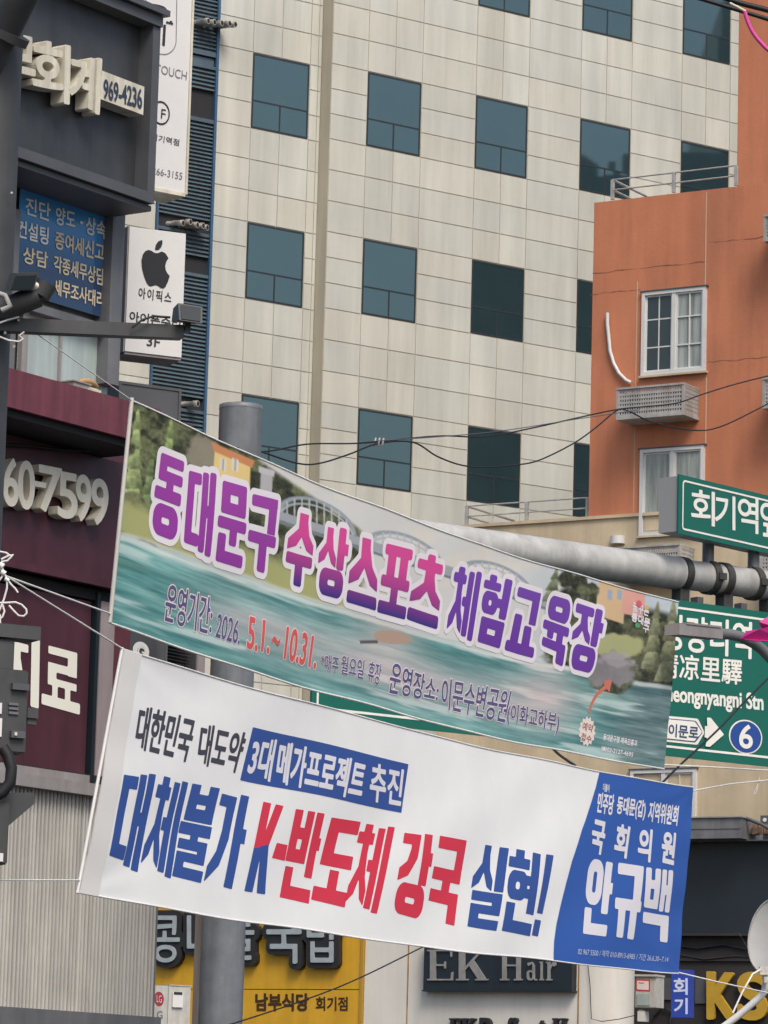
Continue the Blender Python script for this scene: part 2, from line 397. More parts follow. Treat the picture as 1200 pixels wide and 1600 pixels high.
# block letters drawn stroke by stroke (unit cell, y down): tuples of 4 = bar, list = polygon, ('o', outer, hole) = ring
SA = lambda l, x1, y0, y1: [[(x1*.38, y0), (x1*.7, y0), (x1*.7, y0+(y1-y0)*.3), (x1*.32, y0+(y1-y0)*.86), (l, y1), (l, y0+(y1-y0)*.76), (x1*.38, y0+(y1-y0)*.42)],
                            [(x1*.46, y0+(y1-y0)*.36), (x1*.7, y0+(y1-y0)*.2), (x1*.8, y0+(y1-y0)*.56), (x1, y0+(y1-y0)*.78), (x1, y1), (x1*.76, y0+(y1-y0)*.92), (x1*.46, y0+(y1-y0)*.5)]]
BLK = {
 '동': [(.08, 0, 1, .11), (.08, 0, .34, .31), (.08, .2, 1, .31), (.42, .28, .66, .46), (0, .42, 1, .55), ('o', (.04, .62, .96, 1), (.33, .755, .67, .865))],
 '대': [(0, .05, .46, .17), (0, .05, .21, .93), (0, .80, .48, .93), (.53, .02, .72, .98), (.66, .42, .86, .54), (.80, 0, 1, 1)],
 '문': [('q', (.08, 0, .95, .38), (.36, .125, .68, .255)), (0, .45, 1, .57), (.45, .55, .68, .76), (.05, .66, .3, 1), (.05, .87, .97, 1)],
 '구': [(.05, 0, .97, .13), [(.7, 0), (.97, 0), (.94, .46), (.68, .46)], (0, .5, 1, .63), (.42, .6, .68, 1)],
 '수': SA(0, 1, 0, .52) + [(0, .58, 1, .71), (.38, .7, .64, 1)],
 '상': SA(0, .62, .04, .57) + [(.68, 0, .92, .59), (.9, .22, 1.08, .36), ('o', (.1, .63, .97, 1), (.38, .76, .68, .87))],
 '스': SA(0, 1, 0, .72) + [(0, .84, 1, 1)],
 '포': [(.03, 0, .98, .13), (.16, .1, .42, .52), (.6, .1, .86, .52), (0, .46, 1, .60), (.39, .6, .62, .86), (0, .84, 1, 1)],
 '츠': [(.38, 0, .64, .12), (.05, .1, .95, .22)] + SA(0, 1, .2, .73) + [(0, .84, 1, 1)],
 '체': [(.15, 0, .36, .12), (0, .1, .46, .22)] + SA(0, .5, .2, .94) + [(.44, .42, .6, .54), (.56, .03, .74, .97), (.82, 0, 1, 1)],
 '험': [(.18, 0, .42, .08), (0, .1, .62, .2), ('o', (.03, .25, .6, .56), (.25, .35, .39, .46)), (.55, .32, .78, .43), (.74, 0, 1, .58), ('q', (.1, .64, 1, 1), (.38, .765, .72, .875))],
 '교': [(.05, 0, .95, .13), [(.68, 0), (.95, 0), (.92, .5), (.68, .5)], (.12, .42, .38, .88), (.54, .56, .8, .88), (0, .86, 1, 1)],
 '육': [('o', (.1, 0, .92, .36), (.36, .125, .66, .235)), (0, .42, 1, .54), (.2, .52, .42, .66), (.58, .52, .8, .72), (.05, .7, .95, .82), (.66, .7, .95, 1)],
 '장': [(0, .02, .64, .14)] + SA(0, .64, .12, .57) + [(.7, 0, .93, .58), (.92, .2, 1.1, .34), ('o', (.1, .63, .97, 1), (.38, .76, .7, .87))],
 '불': [(.08, 0, .36, .38), (.69, 0, .97, .38), (.08, .10, .97, .19), (.08, .26, .97, .38), (0, .42, 1, .53), (.4, .5, .62, .62), (.05, .6, .95, .69), (.7, .6, .95, .82), (.05, .74, .95, .82), (.05, .74, .3, 1), (.05, .9, .98, 1)],
 '가': [(0, .04, .5, .15), [(.26, .04), (.52, .04), (.5, .5), (.34, .8), (0, 1), (0, .85), (.2, .66), (.27, .42)], (.66, 0, .92, 1), (.9, .36, 1.1, .5)],
 'K': [(0, 0, .36, 1), [(.26, .52), (.64, 0), (1, 0), (.56, .62)], [(.34, .5), (.62, .40), (1, 1), (.62, 1)]],
 '-': [(0, 0, 1, 1)],
 '반': [(0, 0, .24, .58), (.42, 0, .64, .58), (0, .2, .64, .31), (0, .45, .64, .58), (.74, 0, .97, .72), (.95, .28, 1.12, .4), (.05, .66, .3, 1), (.05, .87, 1, 1)],
 '도': [(.05, 0, 1, .14), (.05, 0, .38, .55), (.05, .42, 1, .56), (.4, .62, .66, .87), (0, .85, 1, 1)],
 '강': [(0, .02, .5, .13), [(.3, .02), (.56, .02), (.52, .3), (.3, .52), (0, .6), (0, .46), (.22, .36), (.3, .2)], (.7, 0, .95, .6), (.93, .22, 1.12, .36), ('o', (.05, .63, .97, 1), (.34, .775, .68, .87))],
 '국': [(.05, 0, 1, .13), (.74, 0, 1, .36), (0, .38, 1, .51), (.4, .5, .66, .68), (.02, .65, 1, .78), (.72, .65, 1, 1)],
 '실': SA(0, .62, 0, .53) + [(.72, 0, 1, .53), (.05, .57, 1, .67), (.72, .57, 1, .82), (.05, .73, 1, .82), (.05, .73, .32, 1), (.05, .9, 1, 1)],
 '현': [(.2, 0, .46, .1), (0, .1, .66, .21), ('o', (.03, .26, .64, .6), (.26, .375, .42, .49)), (.6, .3, .78, .4), (.6, .46, .78, .56), (.75, 0, 1, .74), (.06, .66, .32, 1), (.06, .87, 1, 1)],
 '!': [[(.1, 0), (1, 0), (.88, .72), (.16, .72)], (.08, .82, .86, 1)],
 '안': [('o', (.02, 0, .64, .6), (.25, .15, .41, .45)), (.7, 0, .95, .7), (.93, .28, 1.14, .42), (.05, .66, .31, 1), (.05, .86, 1, 1)],
 '규': [(.05, 0, .95, .14), (.66, 0, .95, .5), (0, .48, 1, .62), (.14, .6, .4, 1), (.6, .6, .86, 1)],
 '백': [(0, 0, .19, .56), (.34, 0, .53, .56), (0, .17, .53, .28), (0, .45, .53, .56), (.6, 0, .76, .58), (.72, .22, .86, .34), (.83, 0, 1, .58), (0, .64, 1, .78), (.72, .64, 1, 1)],
 '료': [(.15, 0, .9, .13), (.66, 0, .9, .42), (.15, .27, .9, .41), (.15, .27, .37, .64), (.15, .52, .9, .64), (.27, .62, .41, .84), (.6, .62, .74, .84), (0, .82, 1, 1)],
 '지': [(0, .12, .66, .24)] + SA(0, .66, .22, .8) + [(.74, 0, .96, 1)],
 # roman serif capitals for the hair salon
 'sE': [(.12, 0, .34, 1), (0, 0, .95, .05), (0, .95, 1, 1), (.12, .47, .7, .53), [(.88, 0), (.95, 0), (.95, .24), (.9, .24)], [(.93, .74), (1, .72), (.98, 1), (.9, 1)], (.66, .38, .72, .62)],
 'sK': [(.1, 0, .3, 1), (0, 0, .42, .05), (0, .95, .42, 1), [(.28, .58), (.78, .02), (.88, .02), (.3, .68)], [(.4, .47), (.58, .34), (.98, .97), (.72, .97)], (.62, 0, 1, .05), (.62, .95, 1.05, 1)],
 'sH': [(.1, 0, .29, 1), (.71, 0, .9, 1), (0, 0, .4, .05), (.6, 0, 1, .05), (0, .95, .4, 1), (.6, .95, 1, 1), (.29, .46, .71, .52)],
 'sa': [('o', (.0, .45, .72, 1), (.22, .56, .56, .9)), (.55, .2, .78, .93), [(.06, .06), (.55, 0), (.76, .2), (.72, .3), (.5, .12), (.14, .24)], (.74, .92, 1, 1)],
 'si': [(.3, .3, .7, 1), (.1, .3, .7, .35), (.05, .95, .95, 1), ('o', (.25, 0, .75, .17), None)],
 'sr': [(.15, 0, .42, 1), (0, 0, .42, .07), (0, .93, .62, 1), [(.4, .3), (.62, .02), (.95, 0), (1, .18), (.8, .26), (.62, .2), (.42, .46)]],
}
def blk(ch, rnd=.0):
    def f(P, wd, ht):
        sc = np.array([wd, ht]); D = np.full(len(P), 1e9); r = rnd*wd
        for e in BLK[ch]:
            if isinstance(e, list): d = sd_poly(P, [np.array(e)*sc])
            elif e[0] == 'q':
                o, h = e[1], e[2]; d = np.maximum(sd_box(P, o[0]*wd, o[1]*ht, o[2]*wd, o[3]*ht, r), -sd_box(P, h[0]*wd, h[1]*ht, h[2]*wd, h[3]*ht))
            elif e[0] == 'o':
                o = e[1]; rr = min((o[2]-o[0])*wd, (o[3]-o[1])*ht)*.42
                d = sd_box(P, o[0]*wd, o[1]*ht, o[2]*wd, o[3]*ht, rr)
                if e[2]:
                    h = e[2]; d = np.maximum(d, -sd_box(P, h[0]*wd, h[1]*ht, h[2]*wd, h[3]*ht, min((h[2]-h[0])*wd, (h[3]-h[1])*ht)*.4))
            else: d = sd_box(P, e[0]*wd, e[1]*ht, e[2]*wd, e[3]*ht, r)
            D = np.minimum(D, d)
        return D
    return f
def ellipse_shape(t=None):
    def f(P, wd, ht):
        q = (P-np.array([wd/2, ht/2]))/np.array([wd/2, ht/2]); d = (np.linalg.norm(q, axis=1)-1)*min(wd, ht)/2
        return d if t is None else np.abs(d+t*wd)-t*wd
    return f
def poly_shape(*pgs):
    return lambda P, wd, ht: np.min([sd_poly(P, [np.array(pg)*np.array([wd, ht])]) for pg in pgs], 0)
def rect_shape(r=0., line=None):
    def f(P, wd, ht):
        d = sd_box(P, 0, 0, wd, ht, r*min(wd, ht))
        return d if line is None else np.maximum(d, -(d+line))
    return f
def Q(x0, y0, x1, y1): return [(x0, y0), (x1, y0), (x1, y1), (x0, y1)]

# ================================================================== ground
a = Acc(); a.quad([(-400, -400, 0), (400, -400, 0), (400, 900, 0), (-400, 900, 0)]); struct(a.build('road', M['ground']))

# ================================================================== cream office tower
CP = Plane(600, 800, 74, 34.9); SC = 74.
colsU = [(-.00933*SC, .00857*SC), (.02663*SC, .04464*SC), (.06273*SC, .0808*SC), (.09895*SC, .1168*SC)]
rowB = [EYE+(.30879-.04585*k)*SC for k in range(-1, 6)]; WH = .02062*SC
zbands = []
for k, b in enumerate(rowB):
    for q in range(3): zbands.append((b+WH*q/3, b+WH*(q+1)/3, k))
    g = .04585*SC-WH
    for q in range(3): zbands.append((b+WH+g*q/3, b+WH+g*(q+1)/3, None))
Z0 = rowB[-1]; Z1 = max(z[1] for z in zbands)
tower = thing('office_tower', 'tall cream panel-clad office tower with square teal windows and blue louvre strip', 'building', CP.P(3, 0, -3))
CB = CP.shift(-.36)
uc = CP.st(517, 140)[0]                       # the step between the two wings
lvL = CB.st(246, 300)[0]; lvR = CB.st(327, 300)[0]
c1 = [CB.st(395.1, 73)[0], CB.st(484.6, 92)[0]]
uEnd = .150*SC; uStart = CB.st(120, 400)[0]
J = .0095
a = Acc()
def panels(pl, cuts, wins, n0, n1):
    for z0, z1, k in zbands:
        cc = sorted(set(cuts + ([(wl+wr)/2 for wl, wr in wins] if k is None else [])))
        for u0, u1 in zip(cc[:-1], cc[1:]):
            if k is not None and any(abs(u0-wl) < .02 for wl, wr in wins): continue
            if u1-u0 < .03: continue
            t = random.uniform(.92, 1.03); h = random.uniform(-.018, .018)
            a.box(pl, u0+J, u1-J, z0+J, z1-J, n0, n1, (t+h, t, t-h))
panels(CP, [uc+.0]+[v for c in colsU for v in c]+[.1195*SC+.05, uEnd], colsU, 0, .014)
panels(CB, [lvR+.06, c1[0], c1[1], (c1[1]+uc)/2+.05, uc-.01], [tuple(c1)], 0, .014)
panels(CB, [uStart, uStart+.9, lvL-.03], [], 0, .014)
a.build('wall', M['panel'], tower)
a = Acc(); a.box(CP, uc, uEnd, Z0, Z1, -.36, 0, (.86, .78, .68)); a.build('side_return', M['panel'], tower)  # return face tinted browner than the panels, its shade put into the colour
a = Acc(); a.box(CP, uStart, uEnd, Z0, Z1, -9, -.36-.002); a.build('backing', M['joint'], tower)
a = Acc(); a.box(CP, uStart, uEnd, 0, Z0-.01, -9, -.05, (.9, .9, .9)); a.build('base', M['panel'], tower)
a = Acc(); a.box(CP, uStart-.1, uEnd+.1, Z1+.004, Z1+.7, -9.1, .08); a.build('parapet', M['joint'], tower)
def tower_window(pl, u0, u1, z0, z1, split=.37):
    f = Acc(); t = .035
    f.frame(pl, u0+.012, u1-.012, z0+.012, z1-.012, t, .002, .012)
    zm = z0+(z1-z0)*split
    f.box(pl, u0+t, u1-t, zm-.016, zm+.016, .002, .011); f.box(pl, (u0+u1)/2-.016, (u0+u1)/2+.016, z0+t, zm-.016, .002, .0105)
    o = f.build('window', M['bframe'], tower)
    g = Acc()
    for q in ((u0+t, u1-t, zm, z1-t), (u0+t, (u0+u1)/2, z0+t, zm), ((u0+u1)/2, u1-t, z0+t, zm)):
        tl = random.uniform(-.0016, .0016); tk = random.uniform(-.0012, .0012)       # panes never sit quite true
        g.quad([pl.P(q[0], q[2], .006-tl-tk), pl.P(q[1], q[2], .006+tl-tk), pl.P(q[1], q[3], .006+tl+tk), pl.P(q[0], q[3], .006-tl+tk)])
    g.build('pane', M['glass'], o)
for b in rowB:
    for u0, u1 in colsU: tower_window(CP, u0, u1, b, b+WH)
    tower_window(CB, c1[0], c1[1], b, b+WH)
# the block next door, out of frame: it is what the right-hand windows mirror
nb = thing('neighbour_block', 'dark slate block mirrored in the lower right windows of the cream tower', 'building', (20, 74, 0))
NP = Plane(600, 800, 74, 34.9); NP.o = np.array([15.0, 69.4, 0]); NP.n = np.array([-.93, .35, 0]); NP.d = np.array([.35, .93, 0])
a = Acc()
for ua, ub, h in ((.5, 3.0, 23.1), (3.0, 5.4, 24.7), (5.4, 7.05, 25.4), (7.05, 14, 29.2)): a.box(NP, ua, ub-.002, 0, h, -9, 0)
a.build('wall', M['slate'], nb)
a = Acc(); a.tube([NP.P(3.7, 24.71, -1.5), NP.P(3.7, 25.3, -1.5), NP.P(3.7, 25.55, -1.5)], [.5, .5, .15], 20); a.build('water_tank', M['slate'], nb)
a = Acc()
for u, h in ((4.4, .5), (4.75, .7), (5.05, .4), (2.3, .6)): a.box(NP, u, u+.16, 24.703 if u > 3 else 23.103, (24.7 if u > 3 else 23.1)+h, -1, -.6)
a.build('roof_vent', M['slate'], nb)
a = Acc()
for k in range(4):
    for q in range(3): a.box(NP, 1+k*3.2, 2.6+k*3.2, 10+q*3.6, 11.8+q*3.6, .0, .03)
a.build('window_band', M['pane'], nb)
# louvre strip
LV = CB
def lz(y): return LV.st(290, y)[1]
bf = Acc()
bf.box(LV, lvR, lvR+.055, Z0, Z1, 0, .10); bf.box(LV, lvL-.028, lvL, Z0, Z1, 0, .08)
bf.build('louvre_jamb', M['bluef'], tower)
def louv(y0, y1, step=6.1):
    lf = Acc(); z1, z0 = lz(y0), lz(y1); n = max(2, int((y1-y0)/step)); h = (z1-z0)/n
    for i in range(n):
        zz = z0+i*h
        v = [LV.P(u, z, nn) for u in (lvL, lvR) for z, nn in ((zz, .07), (zz+h*.86, .015), (zz+h*.80, .0), (zz-h*.04, .055))]
        lf.add(v, [(0, 4, 5, 1), (3, 2, 6, 7), (0, 3, 7, 4), (1, 5, 6, 2)])
    lf.build('louvre', M['louvre'], tower)
def bar(y0, y1, n=.08): lf = Acc(); lf.box(LV, lvL, lvR, lz(y1), lz(y0), 0, n); lf.build('louvre_rail', M['louvre'], tower)
def hole(y0, y1): dk = Acc(); dk.box(LV, lvL, lvR, lz(y1), lz(y0), 0, .004); dk.build('louvre_opening', M['dark'], tower)
louv(-220, 76); bar(76, 82); hole(82, 97); bar(97, 102); louv(102, 135); hole(135, 181); bar(181, 187); louv(187, 340)
hole(340, 361); bar(361, 366, .06); louv(366, 398); hole(398, 426); bar(426, 431); louv(431, 620); hole(620, 640); bar(640, 645); louv(645, 760)
lf = Acc(); lf.box(LV, lvL+.34, lvR-.02, lz(96.5), lz(84), .004, .03); lf.build('duct_box', M['louvre'], tower)
fl = None
for k, (x, y, L) in enumerate([(300, 36, .34), (309, 38, .36), (319, 40, .4), (330, 41, .42), (338, 43, .44), (262, 350, .3), (272, 349, .34), (283, 353, .34), (292, 355, .34), (300, 357, .3), (285, 632, .3)]):
    u, z = LV.st(x, y); t = Acc()
    p0 = LV.P(u-.05, z+.01, -.1); p1 = LV.P(u+.16, z-.01+random.uniform(-.01, .01), L); e = (p1-p0)/np.linalg.norm(p1-p0)
    t.tube([p0, p0+e*.12, p1-e*.1, p1-e*.1, p1], [.05, .05, .05, .062, .062], 12)
    g = t.build('flue_pipe', M['steel']); g.name = 'flue_pipe'
    c = Acc(); c.tube([p1-e*.02, p1+e*.004], .045, 10); c.build('flue_mouth', M['dark'], g)
    lvl = 'top' if y < 100 else ('middle' if y < 500 else 'lowest')
    grp = {'top': 'flue pipes by the top of the blue louvre strip', 'middle': 'flue pipes in the gap level with the fruit logo sign'}.get(lvl)
    tag(g, {'top': 'stainless boiler flue pipe in the cluster at the top of the louvre strip', 'middle': 'stainless boiler flue pipe in the cluster level with the white fruit logo sign', 'lowest': 'single stainless flue pipe low on the louvre strip beside the dark grey sign'}[lvl], 'flue pipe', grp)

# ================================================================== orange apartment block
OP = Plane(1060, 600, 60, -31)
blockO = thing('apartment_block', 'orange rendered apartment block with tan lower floors, white windows and roof railing', 'building', OP.P(2, 0, -4))
uL, uR = OP.st(924, 560)[0], OP.st(1153, 150)[0]; uX = OP.st(1420, 560)[0]
zT = OP.st(1040, 304)[1]; zB = OP.st(960, 805)[1]
uW = OP.st(690, 815)[0]
a = Acc(); a.box(OP, uL, uX, zB, zT, -3.4, 0); a.build('wall', M['orange'], blockO)
# rear, taller mass behind the roof terrace
a = Acc(); u2 = OP.st(1153, 150, -2.2)[0]; a.box(OP, u2, uX, zT+.003, zT+9, -5.2, -2.2); a.build('tower_wall', M['orange'], blockO)
a = Acc(); a.box(OP, uL+.15, uX, zT+.002, zT+.05, -3.3, -.2); a.build('terrace', M['roofdark'], blockO)
zG = OP.st(1140, 1290)[1]
a = Acc(); a.box(OP, uW, uX, zG, zB-.002, -3.4, .012); a.box(OP, uW, uX, zB-.05, zB+.0, .012, .05); a.build('lower_wall', M['tan'], blockO)
a = Acc(); a.box(OP, uW, uX, 0, zG-.003, -3.4, -.02); a.build('ground_floor', M['brownblack'], blockO)
# joints in the render
a = Acc()
for x, y0, y1 in ((1104, 300, 450), (996, 440, 800), (1104, 590, 700)):
    u, z1 = OP.st(x, y0); z0 = OP.st(x, y1)[1]; a.box(OP, u-.007, u+.007, z0, z1, 0, .006)
a.build('render_joint', M['tan'], blockO)
crk = mat('render_crack', (.30, .125, .075), .9, var=.5, vscale=5)
a = Acc()
for x0, x1, y in ((923, 1001, 456), (1106, 1240, 372), (1106, 1240, 560), (926, 1104, 418)):
    u0, z = OP.st(x0, y); u1 = OP.st(x1, y)[0]; z = OP.st((x0+x1)/2, y)[1]; k = 14; zz = [z+random.uniform(-.012, .012) for _ in range(k+1)]
    for i in range(k):
        ua, ub = u0+(u1-u0)*i/k, u0+(u1-u0)*(i+1)/k; w_ = random.uniform(.001, .008)
        a.add([OP.P(ua, zz[i]-w_, .003), OP.P(ub, zz[i+1]-w_, .003), OP.P(ub, zz[i+1]+w_, .003), OP.P(ua, zz[i]+w_, .003)], [(0, 1, 2, 3)])
a.build('render_crack', crk, blockO)
def block_window(xl, yt, xr, yb, curtain=False, depth=.02, bars=True):
    u0, u1, z0, z1 = OP.rect(xl, yt, xr, yb, n=.05)
    f = Acc(); f.frame(OP, u0, u1, z0, z1, .055, -.06, .055)
    um = u0+(u1-u0)*.5
    f.box(OP, um-.035, um+.035, z0+.055, z1-.055, -.05, .045)
    for (b0, b1, nn) in ((u0+.055, um-.035, .0), (um+.035, u1-.055, .018)):
        f.frame(OP, b0, b1, z0+.055, z1-.055, .03, -.05, nn+.012)
        if bars:
            f.box(OP, (b0+b1)/2-.01, (b0+b1)/2+.01, z0+.085, z1-.085, nn-.02, nn+.010)
            for q in (1/3, 2/3):
                zz = z0+(z1-z0)*q; f.box(OP, b0+.03, b1-.03, zz-.01, zz+.01, nn-.021, nn+.009)
    o = f.build('window', M['whiteframe'], blockO)
    g = Acc(); g.quad([OP.P(u0+.05, z0+.05, .004), OP.P(um, z0+.05, .004), OP.P(um, z1-.05, .004), OP.P(u0+.05, z1-.05, .004)])
    g.build('pane', M['pane'] if not curtain else M['curtain'], o)
    g = Acc(); g.quad([OP.P(um, z0+.05, .006), OP.P(u1-.05, z0+.05, .006), OP.P(u1-.05, z1-.05, .006), OP.P(um, z1-.05, .006)])
    g.build('curtain_pane', M['curtain'], o)
    s = Acc(); s.box(OP, u0-.03, u1+.03, z1+.002, z1+.02, .0, .07); s.build('window_head', M['charcoal'], o)
    s = Acc(); s.box(OP, u0-.03, u1+.03, z0-.035, z0-.002, .0, .07); s.build('window_sill', M['tan'], o)
block_window(1002, 452, 1102, 583)
block_window(999, 699, 1099, 834, curtain=True, bars=False)
u0, u1, z0, z1 = OP.rect(1001, 800, 1030, 833, n=.05)
block_window(984, 1202, 1087, 1290)
block_window(1330, 452, 1400, 583)
# half-open sash leaning inside the lower window
# air-conditioner guards
def guard(xl, xr, yt, yb, label, full=True):
    u0, u1, z0, z1 = OP.rect(xl, yt, xr, yb, n=.54)
    t = thing('air_conditioner_guard', label, 'balcony guard', OP.P(u0, z0, 0), 'perforated air conditioner guards on the orange block')
    f = Acc(); n1 = .54
    f.box(OP, u0, u1, z0, z0+.05, 0, n1); f.box(OP, u0, u1, z1-.03, z1, n1-.04, n1+.01)
    f.box(OP, u0, u0+.04, z1-.03, z1, 0, n1-.04); f.box(OP, u1-.04, u1, z1-.03, z1, 0, n1-.04)
    f.box(OP, u0, u0+.04, z0+.05, z1-.03, n1-.04, n1); f.box(OP, u1-.04, u1, z0+.05, z1-.03, n1-.04, n1)
    f.build('tray_frame', M['tray'], t)
    # perforated sheet: strips leaving holes
    s = Acc(); nu = 26; nz = 6; U = np.linspace(u0+.04, u1-.04, nu*2+2); Zs = np.linspace(z0+.05, z1-.03, nz*2+2)
    for j in range(0, nz*2+1, 2): s.box(OP, u0+.04, u1-.04, Zs[j], Zs[j+1], n1-.03, n1-.012)
    for j in range(1, nz*2+1, 2):
        for i in range(0, nu*2+1, 2): s.box(OP, U[i], U[i+1], Zs[j], Zs[j+1], n1-.028, n1-.014)
    ne = 9; Nn = np.linspace(.02, n1-.05, ne*2+2)
    for uu in (u0+.005, u1-.02):
        for j in range(0, nz*2+1, 2): s.box(OP, uu, uu+.015, Zs[j], Zs[j+1], .02, n1-.05)
        for j in range(1, nz*2+1, 2):
            for i in range(0, ne*2+1, 2): s.box(OP, uu+.001, uu+.014, Zs[j], Zs[j+1], Nn[i], Nn[i+1])
    s.build('perforated_sheet', M['tray'], t)
    b = Acc(); b.box(OP, u0+.1, u1-.1, z0+.055, z1-.12, .1, .5); b.build('condenser', M['dark'], t)
guard(963, 1069, 602, 652, 'perforated grey air conditioner guard under the upper orange wall window')
guard(959, 1062, 852, 905, 'perforated grey air conditioner guard behind the road sign pipe, below the lower window')
guard(1191, 1300, 586, 634, 'perforated grey air conditioner guard cut by the right edge, level with the upper guard')
guard(1193, 1300, 330, 372, 'perforated grey air conditioner guard at the right edge, highest on the orange wall')
guard(1186, 1300, 858, 905, 'perforated grey air conditioner guard at right edge behind the green station sign')
# conduit on the wall
t = Acc(); pts = [(949, 489), (949, 505), (951, 525), (953, 548), (959, 568), (967, 583), (978, 594), (986, 598)]
t.tube([OP.P(*OP.st(x, y, .05), .05) for x, y in pts], .03, 8)
tag(t.build('conduit', M['whiteframe']), 'white flexible conduit curving down the orange wall to the guard', 'conduit')
t = Acc(); t.tube([OP.P(*OP.st(965, 850, .05), .05), OP.P(*OP.st(965, 838, .05), .05)], .12, 10); tag(t.build('vent_cap', M['whiteframe']), 'small white vent cap on the tan wall above the road sign pipe', 'vent')
# railings
def railing(plane, pts, label, hgt, n):
    """pts: picture points along its foot"""
    us = [plane.st(x, y, n) for x, y in pts]; ua, ub = us[0][0], us[-1][0]; z = us[0][1]
    t = thing('roof_railing', label, 'railing', plane.P(ua, z, n)); r = Acc()
    for q in (1., .45): r.tube([plane.P(ua, z+hgt*q, n), plane.P(ub, z+hgt*q, n)], .013, 6)
    k = max(2, int(abs(ub-ua)/.95))
    for i in range(k+1):
        u = ua+(ub-ua)*i/k; p = Acc(); p.box(plane, u-.026, u+.026, z-.02, z+hgt, n-.026, n+.026); p.build('post', M['rail'], t)
    for q in (1., .45): r.tube([plane.P(ua, z+hgt*q, n), plane.P(ua, z+hgt*q, n-1.6)], .02, 6)
    r.build('rail', M['rail'], t)
railing(OP, [(957, 310), (1150, 290)], 'thin pale railing on the terrace edge of the orange block', .31, -.12)
railing(OP, [(729, 820), (918, 808)], 'thin grey railing on the low tan roof in front of the cream tower', .31, -.12)

# ================================================================== left street building
LP = Plane(200, 600, 27, 55)
left = thing('shop_building', 'dark street building with burgundy clinic storey and ribbed metal cladding', 'building', LP.P(-1, 0, -3))
uFar = LP.st(-420, 600)[0]; uUp = LP.st(190, 420)[0]; uLow = LP.st(316, 1030)[0]
zAw = LP.st(110, 600)[1]
a = Acc(); a.box(LP, uFar, uUp, zAw, LP.st(110, -250)[1], -5, -.16); a.build('upper_wall', M['grey'], left)
zMid = LP.st(120, 1232)[1]; uCor = LP.st(233, 1500)[0]
a = Acc(); a.box(LP, uFar, uLow, zMid, zAw-.004, -5, -.16); a.build('clinic_wall', M['burg'], left)
a = Acc(); a.box(LP, uFar, uCor, 0, zMid-.004, -1.2, -.16); a.build('lower_wall', M['dark'], left)
# upper: grey jambs, blue film window, misted window
a = Acc()
for px in ((172, 325, 191, 602), (18, 325, 27, 602)): a.pbox(LP, px, -.16, -.02)
for px in ((27, 487, 172, 500), (27, 284, 172, 296)): a.pbox(LP, px, -.16, -.04)
u0, u1, z0, z1 = LP.rect(27, 296, 172, 487, n=-.1)
a.build('window_surround', M['grey'], left)
wz0 = LP.st(100, 478, -.1)[1]; wz1 = LP.st(100, 306, -.1)[1]
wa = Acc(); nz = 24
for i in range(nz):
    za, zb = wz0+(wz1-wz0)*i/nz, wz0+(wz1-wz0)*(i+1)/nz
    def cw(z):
        t = (z-wz0)/(wz1-wz0); k = min(1, max(0, (t-.25)/.55)); return tuple(lin((50+k*24, 72+k*82, 104+k*116)))  # blue film fades to dark below: a dark reflection painted into its colour
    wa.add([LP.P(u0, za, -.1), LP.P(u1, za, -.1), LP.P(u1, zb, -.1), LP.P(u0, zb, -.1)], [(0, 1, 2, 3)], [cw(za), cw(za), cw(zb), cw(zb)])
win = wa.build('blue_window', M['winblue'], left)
tx = Acc(); LW = LP.shift(-.1)
cI = A(226, 228, 220); cJ = A(212, 196, 164)
for s, q in (('진단', [(40, 308), (78, 319), (77, 346), (39, 334)]), ('양도', [(87, 323), (117, 331), (116, 358), (86, 350)]), ('·', [(124, 345), (129, 346), (129, 351), (124, 350)]), ('상속', [(134, 338), (165, 347), (164, 374), (133, 365)]),
             ('컨설팅', [(27, 343), (75, 356), (74, 383), (26, 370)]), ('증여세신고', [(86, 361), (162, 382), (161, 409), (85, 388)]),
             ('상담', [(36, 385), (74, 395), (73, 420), (35, 410)]), ('각종세무상담', [(84, 399), (162, 421), (161, 447), (83, 424)]),
             ('세무조사대리', [(84, 436), (161, 457), (160, 482), (83, 460)])):
    put_text(tx, LW, q, s, cI if q[0][1] < 355 else cJ, bold=.02, n0=.006, res=30)
tx.build('window_lettering', M['print'], win)
a = Acc(); u0, u1, z0, z1 = LP.rect(27, 500, 170, 598, n=-.12); a.quad([LP.P(u0, z0, -.12), LP.P(u1, z0, -.12), LP.P(u1, z1, -.12), LP.P(u0, z1, -.12)])
mw = a.build('misted_window', M['mist'], left)
a = Acc(); a.pbox(LP, (94, 500, 97, 596), -.118, -.10); a.pbox(LP, (35, 470, 44, 600), -.118, -.08); a.build('glazing_bar', M['lightgrey'], mw)
# burgundy storey
a = Acc(); u1 = LP.st(252, 630, .45)[0]; zt = LP.st(110, 601, .45)[1]; zb = LP.st(110, 661, .45)[1]
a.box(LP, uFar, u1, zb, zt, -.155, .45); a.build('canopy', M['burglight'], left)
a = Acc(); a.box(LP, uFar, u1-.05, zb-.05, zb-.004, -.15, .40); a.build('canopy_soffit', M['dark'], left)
a = Acc(); uS = LP.st(190, 800)[0]; zz1 = LP.st(100, 697)[1]; zz0 = LP.st(100, 901)[1]
a.box(LP, uFar, uS+.5, zz0, zb-.06, -.158, .0)
z = LP.st(100, 899, .06)[1]; a.box(LP, uFar, uS, z-.02, z+.03, .0, .06)
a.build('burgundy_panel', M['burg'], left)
a = Acc(); z = LP.st(100, 905)[1]; z2 = LP.st(100, 926)[1]; a.box(LP, uFar, uS, z2, z-.02, -.15, -.04); a.build('panel_gap', M['dark'], left)
uP = LP.st(147, 1060)[0]
a = Acc(); zl1 = LP.st(80, 925)[1]; zl0 = LP.st(80, 1200)[1]; a.box(LP, uFar, uP, zl0, zl1, -.15, -.05); lowp = a.build('clinic_panel', M['burg'], left)
